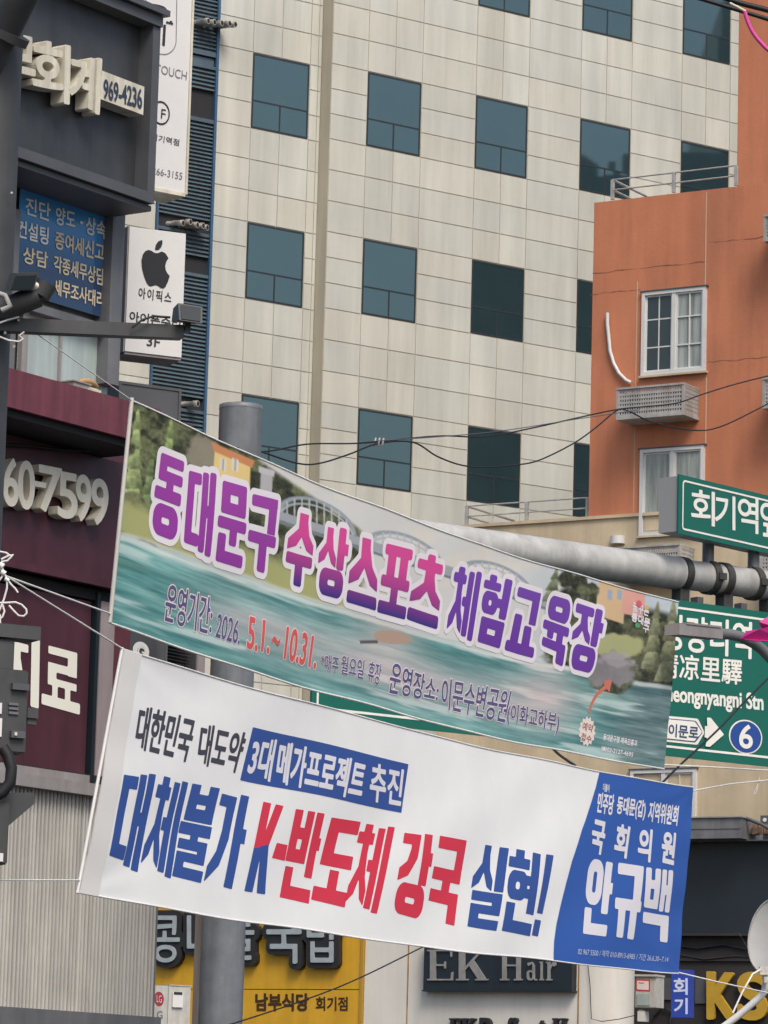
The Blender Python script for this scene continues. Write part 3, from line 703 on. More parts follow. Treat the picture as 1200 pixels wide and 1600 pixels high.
a = Acc(); LQ = LP.shift(-.05)
lay(a, LQ, [(66, 1006), (126, 1022), (124, 1117), (64, 1100)], blk('료'), A(232, 226, 214), n0=.004, res=44)
a.build('lettering', M['print'], lowp)
a = Acc()
lay(a, LQ, [(4, 985), (64, 1000), (62, 1108), (2, 1092)], blk('지'), A(232, 226, 214), n0=.005, res=44); a.build('lettering', M['print'], lowp)
a = Acc(); a.pbox(LP, (147, 925, 152, 1225), -.15, -.02); a.build('panel_edge', M['navy'], left)
a = Acc(); a.pbox(LP, (153, 940, 175, 1235), -.15, -.03); a.build('pilaster', M['mauve'], left)
a = Acc(); a.pbox(LP, (175, 960, 203, 1100), -.15, -.06); a.build('red_strip', M['burglight'], left)
a = Acc(); a.pbox(LP, (203, 940, 262, 1100), -.15, -.05); a.pbox(LP, (306, 940, 309, 1100), -.15, -.05); gp = a.build('side_panel', M['charcoal'], left)
a = Acc(); lay(a, LQ, [(207, 1000), (233, 1006), (231, 1035), (206, 1029)], ellipse_shape(.10), A(225, 225, 220), n0=.006, res=30)
put_text(a, LQ, [(215, 1009), (225, 1012), (224, 1026), (214, 1024)], 'G', A(225, 225, 220), bold=.03, n0=.006); a.build('ring_letter', M['print'], gp)
a = Acc(); ua, ub = LP.st(263, 1030)[0], LP.st(306, 1040)[0]; zt_, zb_ = LP.st(285, 985)[1], LP.st(285, 1090)[1]
for i in range(20):
    h = (zt_-zb_)/20; zz = zb_+i*h
    a.add([LP.P(ua, zz, -.04), LP.P(ub, zz, -.04), LP.P(ub, zz+h*.9, -.10), LP.P(ua, zz+h*.9, -.10)], [(0, 1, 2, 3)])
a.box(LP, ua, ub, zb_, zt_, -.15, -.13); a.build('vent_louvre', M['charcoal'], left)
a = Acc(); a.pbox(LP, (309, 940, 321, 1100), -.15, -.04); a.build('corner_strip', M['mauve'], left)
# ledge over the ribbed sheet
a = Acc(); uG = LP.st(147, 1215, .1)[0]; z1, z0 = LP.st(90, 1203, .1)[1], LP.st(90, 1236, .1)[1]
a.box(LP, uFar, uG, z0+.09, z1, -.15, .06); a.box(LP, uFar, uG+.05, z0, z0+.085, -.15, .12); a.build('ledge', M['lightgrey'], left)
a = Acc(); RPn = LP.shift(0); ur = LP.st(235, 1500)[0]; zr1 = LP.st(120, 1227)[1]; zr0 = LP.st(120, 1581)[1]
pitch = (LP.st(240, 1500)[0]-LP.st(0, 1500)[0])/42.; u = ur-.01
prof = [(0, 0), (.08, .035), (.22, .05), (.38, .05), (.52, .035), (.60, 0)]
while u > uFar:
    w_ = random.uniform(.97, 1.03); t_ = random.uniform(-.003, .003)
    vs = []
    for q, n in prof: vs += [LP.P(u-pitch*q*w_, zr1, n+t_), LP.P(u-pitch*q*w_, zr0, n+t_)]
    a.add(vs, [(2*i, 2*i+1, 2*i+3, 2*i+2) for i in range(5)], smooth=True); u -= pitch
a.build('ribbed_cladding', M['corr'], left)
a = Acc(); a.box(LP, uFar, ur, zr0, zr1, -.05, -.012); a.build('cladding_sheet', mat('rib_gap_shade', (.15, .14, .12), .8), left)  # darker sheet behind the ribs, shade of the valleys put into its colour
a = Acc(); a.box(LP, uFar, ur+.02, zr0-.14, zr0-.003, -.1, .10); a.box(LP, ur+.004, ur+.022, zr0, zr1+1.2, -.1, .035); a.build('cladding_trim', M['grey'], left)
a = Acc(); a.box(LP, uFar, ur, zr1-.0, zl0-.003, -.15, -.02); a.build('cladding_backing', M['dark'], left)

# digits standing on the burgundy panel
a = Acc(); a.side = 1
DG = [('6', 7, 29, 715, 792), ('0', 30, 54, 719, 797), ('-', 55, 72, 752, 762), ('7', 62, 96, 727, 803), ('5', 92, 121, 737, 812), ('9', 120, 142, 741, 816), ('9', 144, 169, 747, 822)]
for ch, x0, x1, y0, y1 in DG:
    dy = (x1-x0)*.2
    q = [(x0, y0), (x1, y0+dy), (x1-1, y1), (x0-1, y1-dy)]
    st = [np.array(LP.st(*p, .105)) for p in q]
    lay(a, LP.shift(.0), [tuple(proj(LP.P(*s, 0))) for s in st], text_shape(ch, .012) if ch != '-' else rect_shape(), (1, 1, 1), n0=.02, depth=.085, iso=.004, res=40)
tag(a.build('phone_digits', [mat('cream_acrylic', (.74, .71, .61), .45, var=.05, vscale=8, streak=.12, sscale=7), M['ivory']]), 'raised cream phone number digits on the burgundy storey', 'sign letters')

# black fascia sign box
BS = LP.shift(.34)
uS1 = BS.st(246, 180)[0]; zS1 = BS.st(140, -18)[1]; zS0 = BS.st(140, 284)[1]
sg = thing('fascia_sign', 'black framed fascia box sign high on the dark street building', 'sign', LP.P(uS1-1, zS0, .2))
a = Acc(); a.box(LP, uFar, uS1, zS0, zS1, -.155, .22); a.build('sign_back', M['black'], sg)
a = Acc(); ft = .075
a.box(LP, uFar, uS1, zS0-.0, zS0+ft, .22, .34); a.box(LP, uFar, uS1, zS1-ft, zS1, .22, .36); a.box(LP, uS1-ft*1.1, uS1, zS0+ft, zS1-ft, .22, .34)
a.box(LP, uFar, uS1+.02, zS0-.045, zS0-.006, -.1, .30); a.box(LP, uFar, uS1+.03, zS1+.006, zS1+.05, -.1, .40); a.build('sign_frame', M['charcoal'], sg)
a = Acc(); a.side = 1; BL = LP.shift(.22)
for ch, q in (('무', [(2, 50), (52, 62), (50, 150), (0, 138)]), ('회', [(50, 62), (106, 74), (104, 162), (48, 148)]), ('계', [(108, 84), (155, 94), (151, 178), (105, 164)])):
    st = [np.array(LP.st(*p, .34)) for p in q]
    lay(a, BL, [tuple(proj(BL.P(*s, 0))) for s in st], text_shape(ch, .026), (1, 1, 1), n0=.02, depth=.12, iso=.0, res=44)
a.build('channel_letter', [M['ivory'], M['ivory']], sg)
a = Acc(); nb = (157, 121, 225, 168); u0 = BL.st(157, 134, .14)[0]; u1 = BL.st(225, 148, .14)[0]; z1 = BL.st(190, 122, .14)[1]; z0 = BL.st(190, 167, .14)[1]
a.box(BL, u0, u1, z0, z1, .01, .14); o = a.build('number_box', M['ivory'], sg)
a = Acc(); put_text(a, BL.shift(.14), [(162, 124), (221, 140), (221, 170), (161, 153)], '969-4236', A(52, 62, 80), bold=.03, n0=.004, res=30); a.build('number_lettering', M['print'], o)

# upright sign with the touch lettering
TP = Plane(270, 150, 28.2, 35.5)
t = thing('blade_sign', 'long white upright sign with oval emblem and thin lettering behind the black fascia sign', 'sign', TP.P(0, TP.st(270, 300)[1], 0))
a = Acc(); u0 = TP.st(205, 150)[0]; u1 = TP.st(296.5, 150)[0]; z0 = TP.st(270, 298)[1]; z1 = TP.st(270, -120)[1]
a.box(TP, u0, u1, z0, z1, -.25, 0); a.build('sign_face', M['white'], t)
a = Acc(); a.box(TP, u1-.014, u1+.004, z0-.012, z1, -.26, .012); a.box(TP, u0, u1-.014, z0-.03, z0-.002, -.26, .01); a.build('sign_frame', M['ivory'], t)
a = Acc(); kk = A(40, 42, 48)
lay(a, TP, [(228, -40), (277, -30), (275, 90), (226, 80)], rect_shape(.48, .006), A(110, 110, 116), res=150)
put_text(a, TP, [(240, 6), (262, 11), (260, 42), (238, 37)], 'P', kk, res=30); lay(a, TP, [(255, 38), (259, 39), (257, 72), (253, 71)], rect_shape(), kk, res=30, n0=.005)
lay(a, TP, [(259, 33), (270, 36), (270, 39), (259, 36)], rect_shape(), kk, res=20, n0=.006); lay(a, TP, [(265, 32), (269, 33), (269, 36), (265, 35)], ellipse_shape(), kk, res=12)
put_text(a, TP, [(222, 94), (292, 112), (291, 126), (221, 107)], 'FIT TOUCH', A(120, 120, 124), res=24)
lay(a, TP, [(238, 155), (266, 161), (264, 198), (236, 192)], ellipse_shape(.035), kk, res=40)
put_text(a, TP, [(252, 170), (259, 171.5), (258, 187), (251, 185)], 'F', kk, res=20)
put_text(a, TP, [(230, 207), (280, 218), (279, 228), (229, 217)], '· 회기역점', A(90, 90, 94), bold=.02, res=18)
put_text(a, TP, [(222, 258), (285, 270), (284, 281), (221, 269)], '02-266-3155', A(110, 110, 114), res=18)
a.build('sign_lettering', M['print'], t)
# fruit logo sign
AP = Plane(245, 450, 27.9, 24.5)
t = thing('box_sign', 'square white box sign with black fruit logo and Korean lettering', 'sign', AP.P(0, AP.st(240, 560)[1], 0))
a = Acc(); u0 = AP.st(199, 450)[0]; u1 = AP.st(287, 460)[0]; z0 = AP.st(243, 554)[1]; z1 = AP.st(243, 359)[1]
a.box(AP, u0, u1, z0, z1, -.28, 0); a.build('sign_face', M['white'], t)
a = Acc(); a.box(AP, u0-.012, u0-.001, z0-.004, z1+.004, -.275, -.006); a.box(AP, u0, u1, z0-.02, z0-.002, -.27, -.01); a.box(AP, u0-.02, u0+.1, z1-.12, z1-.07, -.6, -.281); a.build('sign_casing', M['lightgrey'], t)
a = Acc()
apple = [(.50, .30), (.58, .29), (.70, .245), (.82, .265), (.93, .35), (.86, .42), (.82, .52), (.85, .62), (.91, .68), (.99, .725), (.93, .85), (.85, .96), (.78, 1.0), (.70, .99), (.60, .955), (.50, .955), (.40, .985), (.31, 1.0), (.22, .95), (.12, .82), (.04, .66), (.01, .50), (.05, .37), (.13, .29), (.24, .255), (.34, .265), (.43, .295)]
leaf = [(.48, .21), (.50, .12), (.58, .04), (.70, 0), (.70, .07), (.66, .14), (.58, .20)]
lay(a, AP, [(222, 371), (266, 378), (264, 452), (220, 444)], poly_shape(apple, leaf), A(34, 36, 40), res=60, iso=.004)
put_text(a, AP, [(217, 449), (268, 457), (267, 474), (216, 466)], '아이픽스', A(50, 50, 54), bold=.015, res=24, track=.12)
put_text(a, AP, [(203, 486), (282, 498), (281, 514), (202, 502)], '아이폰수리', A(40, 40, 44), bold=.02, res=24)
put_text(a, AP, [(230, 525), (250, 528), (249, 543), (229, 540)], '3F', A(50, 50, 54), bold=.02, res=24)
a.build('sign_lettering', M['print'], t)
# dark grey blank sign above the canopy
GPn = Plane(235, 650, 28.0, 30)
a = Acc(); u0 = GPn.st(186, 640)[0]; u1 = GPn.st(280, 640)[0]; z1 = GPn.st(230, 603)[1]; z0 = GPn.st(230, 720)[1]
a.box(GPn, u0, u1, z0, z1, -.3, 0); a.frame(GPn, u0-.01, u1+.01, z0-.01, z1+.01, .02, -.31, .008)
tag(a.build('blank_sign', M['charcoal']), 'plain dark grey sign panel behind the top corner of the picture banner', 'sign')
# clutter on the canopy ledge
zc = zt
def ledge_pt(x, n=.2): return LP.P(LP.st(x, 590, n)[0], zt, n)
a = Acc(); p = ledge_pt(132, .25); r = [p+LP.d*(.10*math.cos(q)+.02)+np.array([0, 0, .075+.035*math.sin(q)])+LP.n*(.03*math.sin(q)) for q in np.linspace(0, 5.6, 24)]
a.tube([p-LP.d*.28+np.array([0, 0, .02]), p-LP.d*.1+np.array([0, 0, .05])]+r, .021, 8)
tag(a.build('hose_coil', mat('tan_hose', (.42, .27, .12), .7)), 'tan rolled hose lying on the burgundy canopy ledge', 'hose')
a = Acc(); u = LP.st(118, 590, .25)[0]; a.box(LP, u-.10, u+.07, zt+.002, zt+.07, .12, .32); a.box(LP, u-.11, u+.08, zt+.071, zt+.08, .11, .33); tag(a.build('tool_box', M['lightgrey']), 'small grey metal box on the burgundy canopy ledge', 'box')
a = Acc(); u = LP.st(141, 600, .3)[0]; a.box(LP, u-.05, u+.05, zt+.002, zt+.045, .2, .36); a.box(LP, u-.04, u+.04, zt+.046, zt+.055, .22, .34); tag(a.build('plastic_pack', M['ivory']), 'small cream pack beside the grey box on the canopy ledge', 'package')

# ================================================================== yellow eatery and hair salon building
YP = Plane(400, 1500, 55, -31)
yb = thing('eatery_building', 'low corner building with yellow eatery front and rounded cream salon wall', 'building', YP.P(0, 0, -3))
yl, yr = YP.st(60, 1550)[0], YP.st(566, 1550)[0]
zy1 = YP.st(400, 1360)[1]; zLine = YP.st(470, 1546)[1]; zy0 = YP.st(400, 1680)[1]
a = Acc(); a.box(YP, yl, yr, zLine+.006, zy1, -.3, 0); a.box(YP, yl, yr, zy0, zLine-.006, -.3, 0); a.build('yellow_sheet', M['yellow'], yb)
a = Acc(); a.box(YP, yl, yr, zLine-.006, zLine+.006, -.3, -.012); a.box(YP, yl, yr, 0, zy0-.003, -1.2, -.02); a.build('eatery_front', M['dark'], yb)
a = Acc(); a.box(YP, yr-.035, yr+.012, zy0, zy1, -.28, .018); a.build('sheet_edge', mat('orange_edge', (.45, .25, .03), .5), yb)
# salon wall with rounded corner
wl, wr = yr+.02, YP.st(906, 1550)[0]
a = Acc(); zw1 = YP.st(760, 1395)[1]; cuts = np.linspace(wl, wr, 5)
prof = [(wl, -.02)]; RC = .5
prof += [(wr, -.02)] + [(wr+RC*math.sin(q), -.02-RC+RC*math.cos(q)) for q in np.linspace(.12, math.pi*.83, 18)]
for zA, zB_ in ((0, zw1),):
    vs = []
    for u, n in prof: vs += [YP.P(u, zA, n), YP.P(u, zB_, n)]
    a.add(vs, [(2*i, 2*i+2, 2*i+3, 2*i+1) for i in range(len(prof)-1)], smooth=True)
a.add([YP.P(u, zw1, n) for u, n in prof]+[YP.P(wl, zw1, -.8)], [tuple(range(len(prof)+1))])
a.build('salon_wall', M['cream'], yb)
a = Acc()
for x in (636, 903): u = YP.st(x, 1540)[0]; a.box(YP, u-.01, u+.01, 0, zw1-.05, -.022, -.016)
a.build('wall_joint', mat('rusty_joint', (.34, .19, .06), .9, var=.4, vscale=3), yb)
a = Acc(); a.box(YP, yl, YP.st(760, 1550)[0], 0, zy1-.3, -3, -1.25); a.build('rear_mass', M['tan'], yb)
rust = mat('rust_run', (.30, .16, .05), .9)
# eatery letters: dark bodies with silver faces
a = Acc(); b2 = Acc(); a.side = 0
for k, (ch, x0, x1, y0, y1) in enumerate([('콩', 245, 287, 1432, 1504), ('나', 300, 345, 1424, 1502), ('물', 356, 403, 1424, 1500), ('국', 424, 477, 1422, 1506), ('밥', 487, 535, 1424, 1504)]):
    q = Q(x0, y0, x1, y1); sh = text_shape(ch, .0)
    lay(a, YP, q, sh, (1, 1, 1), n0=.0, depth=.10+.002*(k % 2), iso=.085, res=44)
    lay(b2, YP, q, sh, (1, 1, 1), n0=.106, depth=.02, iso=.006, res=44)
sn = thing('eatery_letters', 'raised dark letters with silver faces on the yellow eatery sign', 'sign letters', YP.P(YP.st(400, 1500)[0], zLine, 0))
a.build('letter_body', M['letterdark'], sn); b2.build('letter_face', M['letterface'], sn)
a = Acc(); br = A(64, 44, 22)
put_text(a, YP, Q(400, 1553, 482, 1579), '남부식당', br, bold=.045, n0=.005, res=30)
put_text(a, YP, Q(494, 1558, 543, 1579), '회기점', br, bold=.03, n0=.005, res=28)
a.build('sheet_lettering', M['print'], yb)
# salon sign
a = Acc(); u0, u1, z0, z1 = YP.rect(661, 1470, 893, 1547, n=.14)
t = thing('salon_sign', 'dark navy hair salon sign with silver serif letters on the cream wall', 'sign', YP.P(u0, z0, 0))
a.box(YP, u0, u1, z0, z1, -.015, .12); a.box(YP, u0-.015, u1+.015, z0-.02, z0-.002, -.015, .13); a.box(YP, (u0+u1)/2-.012, (u0+u1)/2+.012, z0, z1, .12, .126); a.build('sign_board', M['navy'], t)
a = Acc(); cS = A(150, 148, 142); EP = YP.shift(.12)
for ch, q in (('sE', Q(668, 1484, 709, 1532)), ('sK', Q(713, 1484, 762, 1532)), ('sH', Q(782, 1486, 818, 1532)), ('sa', Q(824, 1503, 840, 1532)), ('si', Q(843, 1490, 851, 1532)), ('sr', Q(854, 1503, 870, 1532))):
    lay(a, EP, q, blk(ch), (1, 1, 1), n0=.003, depth=.02, res=40)
a.build('sign_letter', mat('dull_silver', (.27, .265, .25), .5, var=.15, vscale=9), t)
a = Acc()
for ch, q in (('sE', Q(705, 1592, 722, 1622)), ('sK', Q(724, 1592, 744, 1622)), ('P', Q(753, 1592, 768, 1622)), ('e', Q(773, 1604, 785, 1622)), ('r', Q(787, 1604, 794, 1622)), ('f', Q(796, 1592, 803, 1622)), ('i', Q(805, 1592, 809, 1622)), ('t', Q(845, 1596, 852, 1622)), ('sH', Q(866, 1592, 887, 1622))):
    lay(a, YP, q, blk(ch) if ch in BLK else text_shape(ch, .03), (1, 1, 1), n0=-.018, depth=.07, iso=.008, res=24)
tag(a.build('salon_letters', M['letterdark']), 'dark raised letters on the cream wall under the salon sign, cut by the picture bottom', 'sign letters')
# thin cable on the salon wall
t = Acc(); pts = [(918, 1500), (922, 1540), (924, 1592), (940, 1596), (965, 1592), (990, 1586)]
t.tube([YP.P(*YP.st(x, y, .0), .0 if x < 960 else -.05) for x, y in pts], .006, 5); tag(t.build('wall_cable', M['cable']), 'thin dark cable looping down the rounded cream wall', 'cable')
# wooden post in front of the yellow sign
WP = Plane(309, 1500, 50, -20)
a = Acc(); u0, u1 = WP.st(303, 1500)[0], WP.st(316, 1500)[0]; a.box(WP, u0, u1, 0, WP.st(309, 1395)[1], -.1, 0); a.box(WP, u0-.01, u1+.01, WP.st(309, 1395)[1]+.002, WP.st(309, 1392)[1], -.11, .01)
tag(a.build('post', M['wood']), 'weathered brown square post beside the grey gantry pole, before the yellow sign', 'post')
# outdoor unit
t = thing('air_conditioner', 'pale outdoor air conditioner unit with round red logo against the yellow sign', 'air conditioner', YP.P(YP.st(270, 1600)[0], 2.4, .5))
HP = Plane(263, 1570, 53, 28)
a = Acc(); uc_ = HP.st(262, 1570)[0]; z1 = HP.st(262, 1540)[1]; z0 = z1-.85
FP = Plane(262, 1570, 53, -6)
ua, ub = FP.st(205, 1570)[0], FP.st(262, 1570)[0]
a.box(FP, ua, ub, z0, z1, -.01, 0)
ue = HP.st(297, 1575)[0]; a.box(HP, 0, ue, z0, z1, -.3, 0); a.box(HP, .0, ue+.01, z1+.002, z1+.015, -.31, .01); a.build('casing', M['box'], t)
a = Acc(); lay(a, FP, [(241, 1549), (256, 1550), (256, 1573), (241, 1571)], ellipse_shape(), A(150, 50, 62), n0=.004, res=30)
put_text(a, FP, [(245, 1555), (253, 1555.5), (253, 1567), (245, 1566)], 'LG', A(200, 190, 188), n0=.009, res=16)
put_text(a, FP, [(239, 1579), (254, 1580), (254, 1592), (239, 1591)], 'LG', A(110, 108, 106), bold=.02, n0=.004, res=18); a.build('logo', M['print'], t)
a = Acc(); a.pbox(HP, (270, 1551, 286, 1574), 0, .03); a.build('valve_cover', M['white'], t)
a = Acc(); a.pbox(HP, (272, 1550, 285, 1554), .031, .036); a.build('valve_slot', M['dark'], t)

# ================================================================== dark shop front on the right
KP = Plane(1130, 1400, 57.5, -27)
ks = thing('dark_shop', 'dark navy shop front under the tan wall, carrying large yellow capital letters', 'shop', KP.P(0, 0, -1))
kl, kr = KP.st(930, 1400)[0], KP.st(1420, 1400)[0]
zf1 = KP.st(1130, 1317)[1]; zf0 = KP.st(1130, 1457)[1]; zk0 = KP.st(1130, 1640)[1]
a = Acc(); a.box(KP, kl, kr, zf0, zf1, -2.4, 0); a.build('fascia', M['navy'], ks)
a = Acc(); a.box(KP, kl, kr, zk0, zf0-.004, -2.4, -.12); a.box(KP, kl, kr, zf0-.05, zf0-.004, -.12, .03); a.box(KP, kl, kr, zf0-.42, zf0-.38, -.12, -.08); a.build('lower_fascia', M['brownblack'], ks)
a = Acc(); a.box(KP, kl, kr, 0, zk0-.004, -2.4, -.2); a.build('shop_wall', M['dark'], ks)
for px in ((1030, 1528, 1048, 1562), (1086, 1529, 1106, 1568)): a = Acc(); a.pbox(KP, px, -.11, -.09); a.build('grey_panel', M['charcoal'], ks)
for pts in ([(1062, 1478), (1090, 1482), (1130, 1476), (1170, 1484), (1230, 1480)], [(1062, 1492), (1100, 1499), (1150, 1494), (1230, 1500)], [(1020, 1590), (1034, 1574), (1050, 1580), (1046, 1600)]):
    a = Acc(); a.tube([KP.P(*KP.st(x, y, -.08), -.08) for x, y in pts], .016, 6); a.build('wire', M['cable'], ks)
a = Acc(); zl1 = KP.st(1115, 1278, .5)[1]; zl0 = KP.st(1115, 1310, .5)[1]; lu = KP.st(1158, 1292, .5)[0]
a.box(KP, kl, lu, zl0, zl1, -.4, .5); a.box(KP, kl, lu-.01, (zl0+zl1)/2-.01, (zl0+zl1)/2+.012, .5, .512); a.build('ledge_box', M['grey'], ks)
a = Acc(); a.box(KP, kl, lu+.02, zl1+.002, zl1+.02, .2, .53); a.build('ledge_capping', M['lightgrey'], ks)
a = Acc(); a.box(KP, kl, kr, zf1+.003, zl0-.003, -.4, .25); a.build('eave', M['charcoal'], ks)
KQ = KP.shift(-.1)
a = Acc()
lay(a, KQ, [(1110, 1521), (1151, 1523), (1149, 1590), (1110, 1590)], text_shape('K', .05), (1, 1, 1), n0=.02, depth=.07, res=44)
lay(a, KQ, [(1158, 1521), (1200, 1523), (1199, 1592), (1158, 1591)], text_shape('S', .05), (1, 1, 1), n0=.02, depth=.07, res=44)
tag(a.build('shop_letters', M['gold']), 'two large yellow capital letters on the dark shop front', 'sign letters')
# blue upright sign
BPn = Plane(1063, 1550, 55.6, -20)
t = thing('blue_sign', 'narrow blue upright sign with two white Korean letters beside the meter box', 'sign', BPn.P(0, BPn.st(1063, 1590)[1], 0))
a = Acc(); a.pbox(BPn, (1049, 1515, 1079, 1590), -.2, 0); a.build('sign_face', M['bluesign'], t)
a = Acc(); put_text(a, BPn, Q(1053, 1529, 1074, 1554), '회', A(190, 200, 225), bold=.03, res=30); put_text(a, BPn, Q(1054, 1560, 1074, 1584), '기', A(190, 200, 225), bold=.03, res=30); a.build('sign_lettering', M['print'], t)
# meter box
MP = Plane(1005, 1550, 53.6, -24)
t = thing('meter_box', 'pale electric meter box with red bordered label on the cream wall corner', 'meter', MP.P(0, MP.st(1005, 1575)[1], 0))
a = Acc(); u0, u1, z0, z1 = MP.rect(993, 1526, 1026, 1574); a.box(MP, u0, u1, z0, z1, -.3, 0); a.box(MP, u0-.01, u1+.012, z1+.002, z1+.03, -.3, .03); a.build('casing', M['box'], t)
a = Acc(); a.pbox(MP, (995, 1553, 1015, 1571), .002, .012); a.build('meter_window', M['mist'], t)
a = Acc(); lay(a, MP, [(994, 1530), (1016, 1531), (1016, 1549), (994, 1548)], rect_shape(.05), A(200, 60, 55), n0=.004, res=24); lay(a, MP, [(995.5, 1532), (1014, 1533), (1014, 1547), (995.5, 1546)], rect_shape(.05), A(215, 210, 205), n0=.007, res=24)
lay(a, MP, [(998, 1535), (1007, 1535.5), (1007, 1536.6), (998, 1536.2)], rect_shape(), A(200, 60, 55), n0=.010, res=12); a.build('label', M['print'], t)
a = Acc(); a.pbox(MP, (996, 1580, 1007, 1596), -.2, -.02); a.pbox(MP, (998, 1578, 1004, 1580), -.15, -.05); tag(a.build('junction_box', M['white']), 'small white junction box below the electric meter', 'box')
# scrap on the ledge
a = Acc(); z = zf1+.35; u0 = KP.st(1161, 1300, .3)[0]
zt2 = KP.st(1180, 1302, .3)[1]
for i in range(9):
    u = u0+.05+.055*i; h = random.uniform(.05, .2); p = KP.P(u, zt2+h/2, random.uniform(.0, .2)); q = random.uniform(-.6, .6)
    a.obox(p, KP.d*.05+np.array([0, 0, .02*q]), np.array([0, 0, h/2]), KP.n*.06+KP.d*.02*q)
tag(a.build('scrap_boards', mat('scrap_brown', (.33, .22, .15), .9, var=.4, vscale=6)), 'pile of brown scrap boards on the dark shop ledge', 'scrap')
t = thing('metal_bracket', 'grey metal bracket plate with round hole above the scrap on the shop ledge', 'bracket', KP.P(u0+.4, zt2, .3))
a = Acc(); L0 = [KP.st(1172, 1277, .32), KP.st(1200, 1272, .32), KP.st(1200, 1282, .32), KP.st(1188, 1280, .32)]
a.pbox(KP, (1188, 1274, 1212, 1288), .28, .30); a.tube([KP.P(*KP.st(1165, 1278, .3), .3), KP.P(*KP.st(1190, 1288, .3), .3), KP.P(*KP.st(1212, 1300, .3), .3)], .03, 6); a.build('plate', M['charcoal'], t)
a = Acc(); u, z = KP.st(1195, 1281, .305); a.tube([KP.P(u, z, .301), KP.P(u, z, .31)], .03, 12); a.build('bolt', M['white'], t)

# ================================================================== satellite dish
t = thing('satellite_dish', 'grey oval satellite dish on a curved white arm at the bottom right', 'satellite dish', at(1160, 1600, 48))
Cc = at(1203, 1462, 48)
nrm = np.array([-.55, -.80, .22]); nrm /= np.linalg.norm(nrm)
ax1 = np.cross([0, 0, 1.], nrm); ax1 /= np.linalg.norm(ax1); ax2 = np.cross(nrm, ax1)
r1, r2 = .30, .475
a = Acc(); vs = [Cc-nrm*.09]; fs = []; NR, NA = 7, 40
for i in range(1, NR+1):
    f = i/NR
    for k in range(NA):
        q = 2*math.pi*k/NA; vs.append(Cc+ax1*r1*f*math.cos(q)+ax2*r2*f*math.sin(q)-nrm*.09*(1-f*f))
for k in range(NA): fs.append((0, 1+k, 1+(k+1) % NA))
for i in range(NR-1):
    for k in range(NA): fs.append((1+i*NA+k, 1+(i+1)*NA+k, 1+(i+1)*NA+(k+1) % NA, 1+i*NA+(k+1) % NA))
a.add(vs, fs, smooth=True); a.build('reflector', M['dish'], t)
a = Acc(); a.tube([Cc+ax1*r1*math.cos(q)+ax2*r2*math.sin(q) for q in np.linspace(0, 2*math.pi, NA+1)], .013, 6); a.build('rim', M['tray'], t)
a = Acc(); pts = [(1196, 1524), (1197, 1536), (1194, 1550), (1184, 1561), (1170, 1573), (1150, 1590), (1120, 1612)]
a.tube([at(x, y, 47.6) for x, y in pts], .045, 10); a.build('arm', M['whiteframe'], t)
a = Acc(); a.obox(at(1194, 1517, 47.5), np.array([.06, 0, 0]), np.array([0, .06, 0]), np.array([0, 0, .05])); a.obox(at(1198, 1531, 47.45), np.array([.035, 0, 0]), np.array([0, .05, 0]), np.array([0, 0, .035])); a.build('mount', M['steel'], t)
a = Acc(); a.tube([at(1188, 1515, 47.4), at(1176, 1522, 47.2), at(1160, 1550, 47.1), at(1145, 1583, 47)], .012, 6); a.tube([at(1155, 1458, 47), at(1188, 1515, 47.4)], .001, 4); a.build('stay_wire', M['rope'], t)

# ================================================================== gantry with the two green signs
G0 = at(371, 803, 26.0); G1 = at(1140, 907, 28.7); gd = (G1-G0); gd[2] *= 1; gl = np.linalg.norm(gd); gd = gd/gl
gt = thing('sign_gantry', 'grey steel gantry pole with long round cantilever arm carrying green road signs', 'sign gantry', (G0[0], G0[1], 0))
a = Acc(); zc_ = at(371, 634, 26)[2]; rp = 34.5/6000*26
a.tube([(G0[0], G0[1], 0), (G0[0], G0[1], zc_-.03)], rp, 40, cap=False); a.build('pole', M['polegrey'], gt)
a = Acc(); a.tube([(G0[0], G0[1], zc_-.03), (G0[0], G0[1], zc_), (G0[0], G0[1], zc_+.03)], [rp*1.01, rp*1.01, .01], 40); a.build('pole_cap', M['polegrey'], gt)
a = Acc(); ra = .122; jt = (at(1056, 896, 28.4)-G0)@gd
a.tube([G0+gd*(rp*.8), G0+gd*.35, G0+gd*jt], [ra*1.25, ra*1.12, ra*1.02], 40)
a.tube([G0+gd*(jt+.001), G0+gd*7.2], ra*.93, 40); a.build('arm', M['armgrey'], gt)
a = Acc(); a.tube([G0+gd*(rp*.9), G0+gd*(rp*.9+.05)], ra*1.7, 24); a.build('flange', M['polegrey'], gt)
a = Acc()
def arm_at(px):
    # distance along the arm where it passes picture column px
    lo, hi = 0, 7.2
    for _ in range(40):
        md = (lo+hi)/2
        if proj(G0+gd*md)[0] < px: lo = md
        else: hi = md
    return lo
for x in (1064, 1108, 1128, 1176):
    k = arm_at(x); a.tube([G0+gd*(k-.03), G0+gd*(k+.03)], ra*1.06, 32)
for x in (1064, 1132, 1200):
    k = arm_at(x); p = G0+gd*k; a.obox(p-np.array([0, 0, ra+.06]), gd*.045, np.array([-gd[1], gd[0], 0])*.05, np.array([0, 0, .1]))
for x in (1111, 1177):
    k = arm_at(x); p = G0+gd*k+np.array([gd[1], -gd[0], 0])*ra; a.obox(p, gd*.035, np.array([gd[1], -gd[0], 0])*.02, np.array([0, 0, .025]))
a.build('clamp', mat('dark_clamp', (.05, .048, .045), .6, var=.3, vscale=15), gt)
GREEN = A(8, 98, 84, .92); WH_ = A(224, 222, 214)
SP1 = Plane(1060, 790, 28.25, 48); _p = G0+gd*arm_at(1135); SP1 = SP1.shift((_p-SP1.o)@SP1.n+.16)
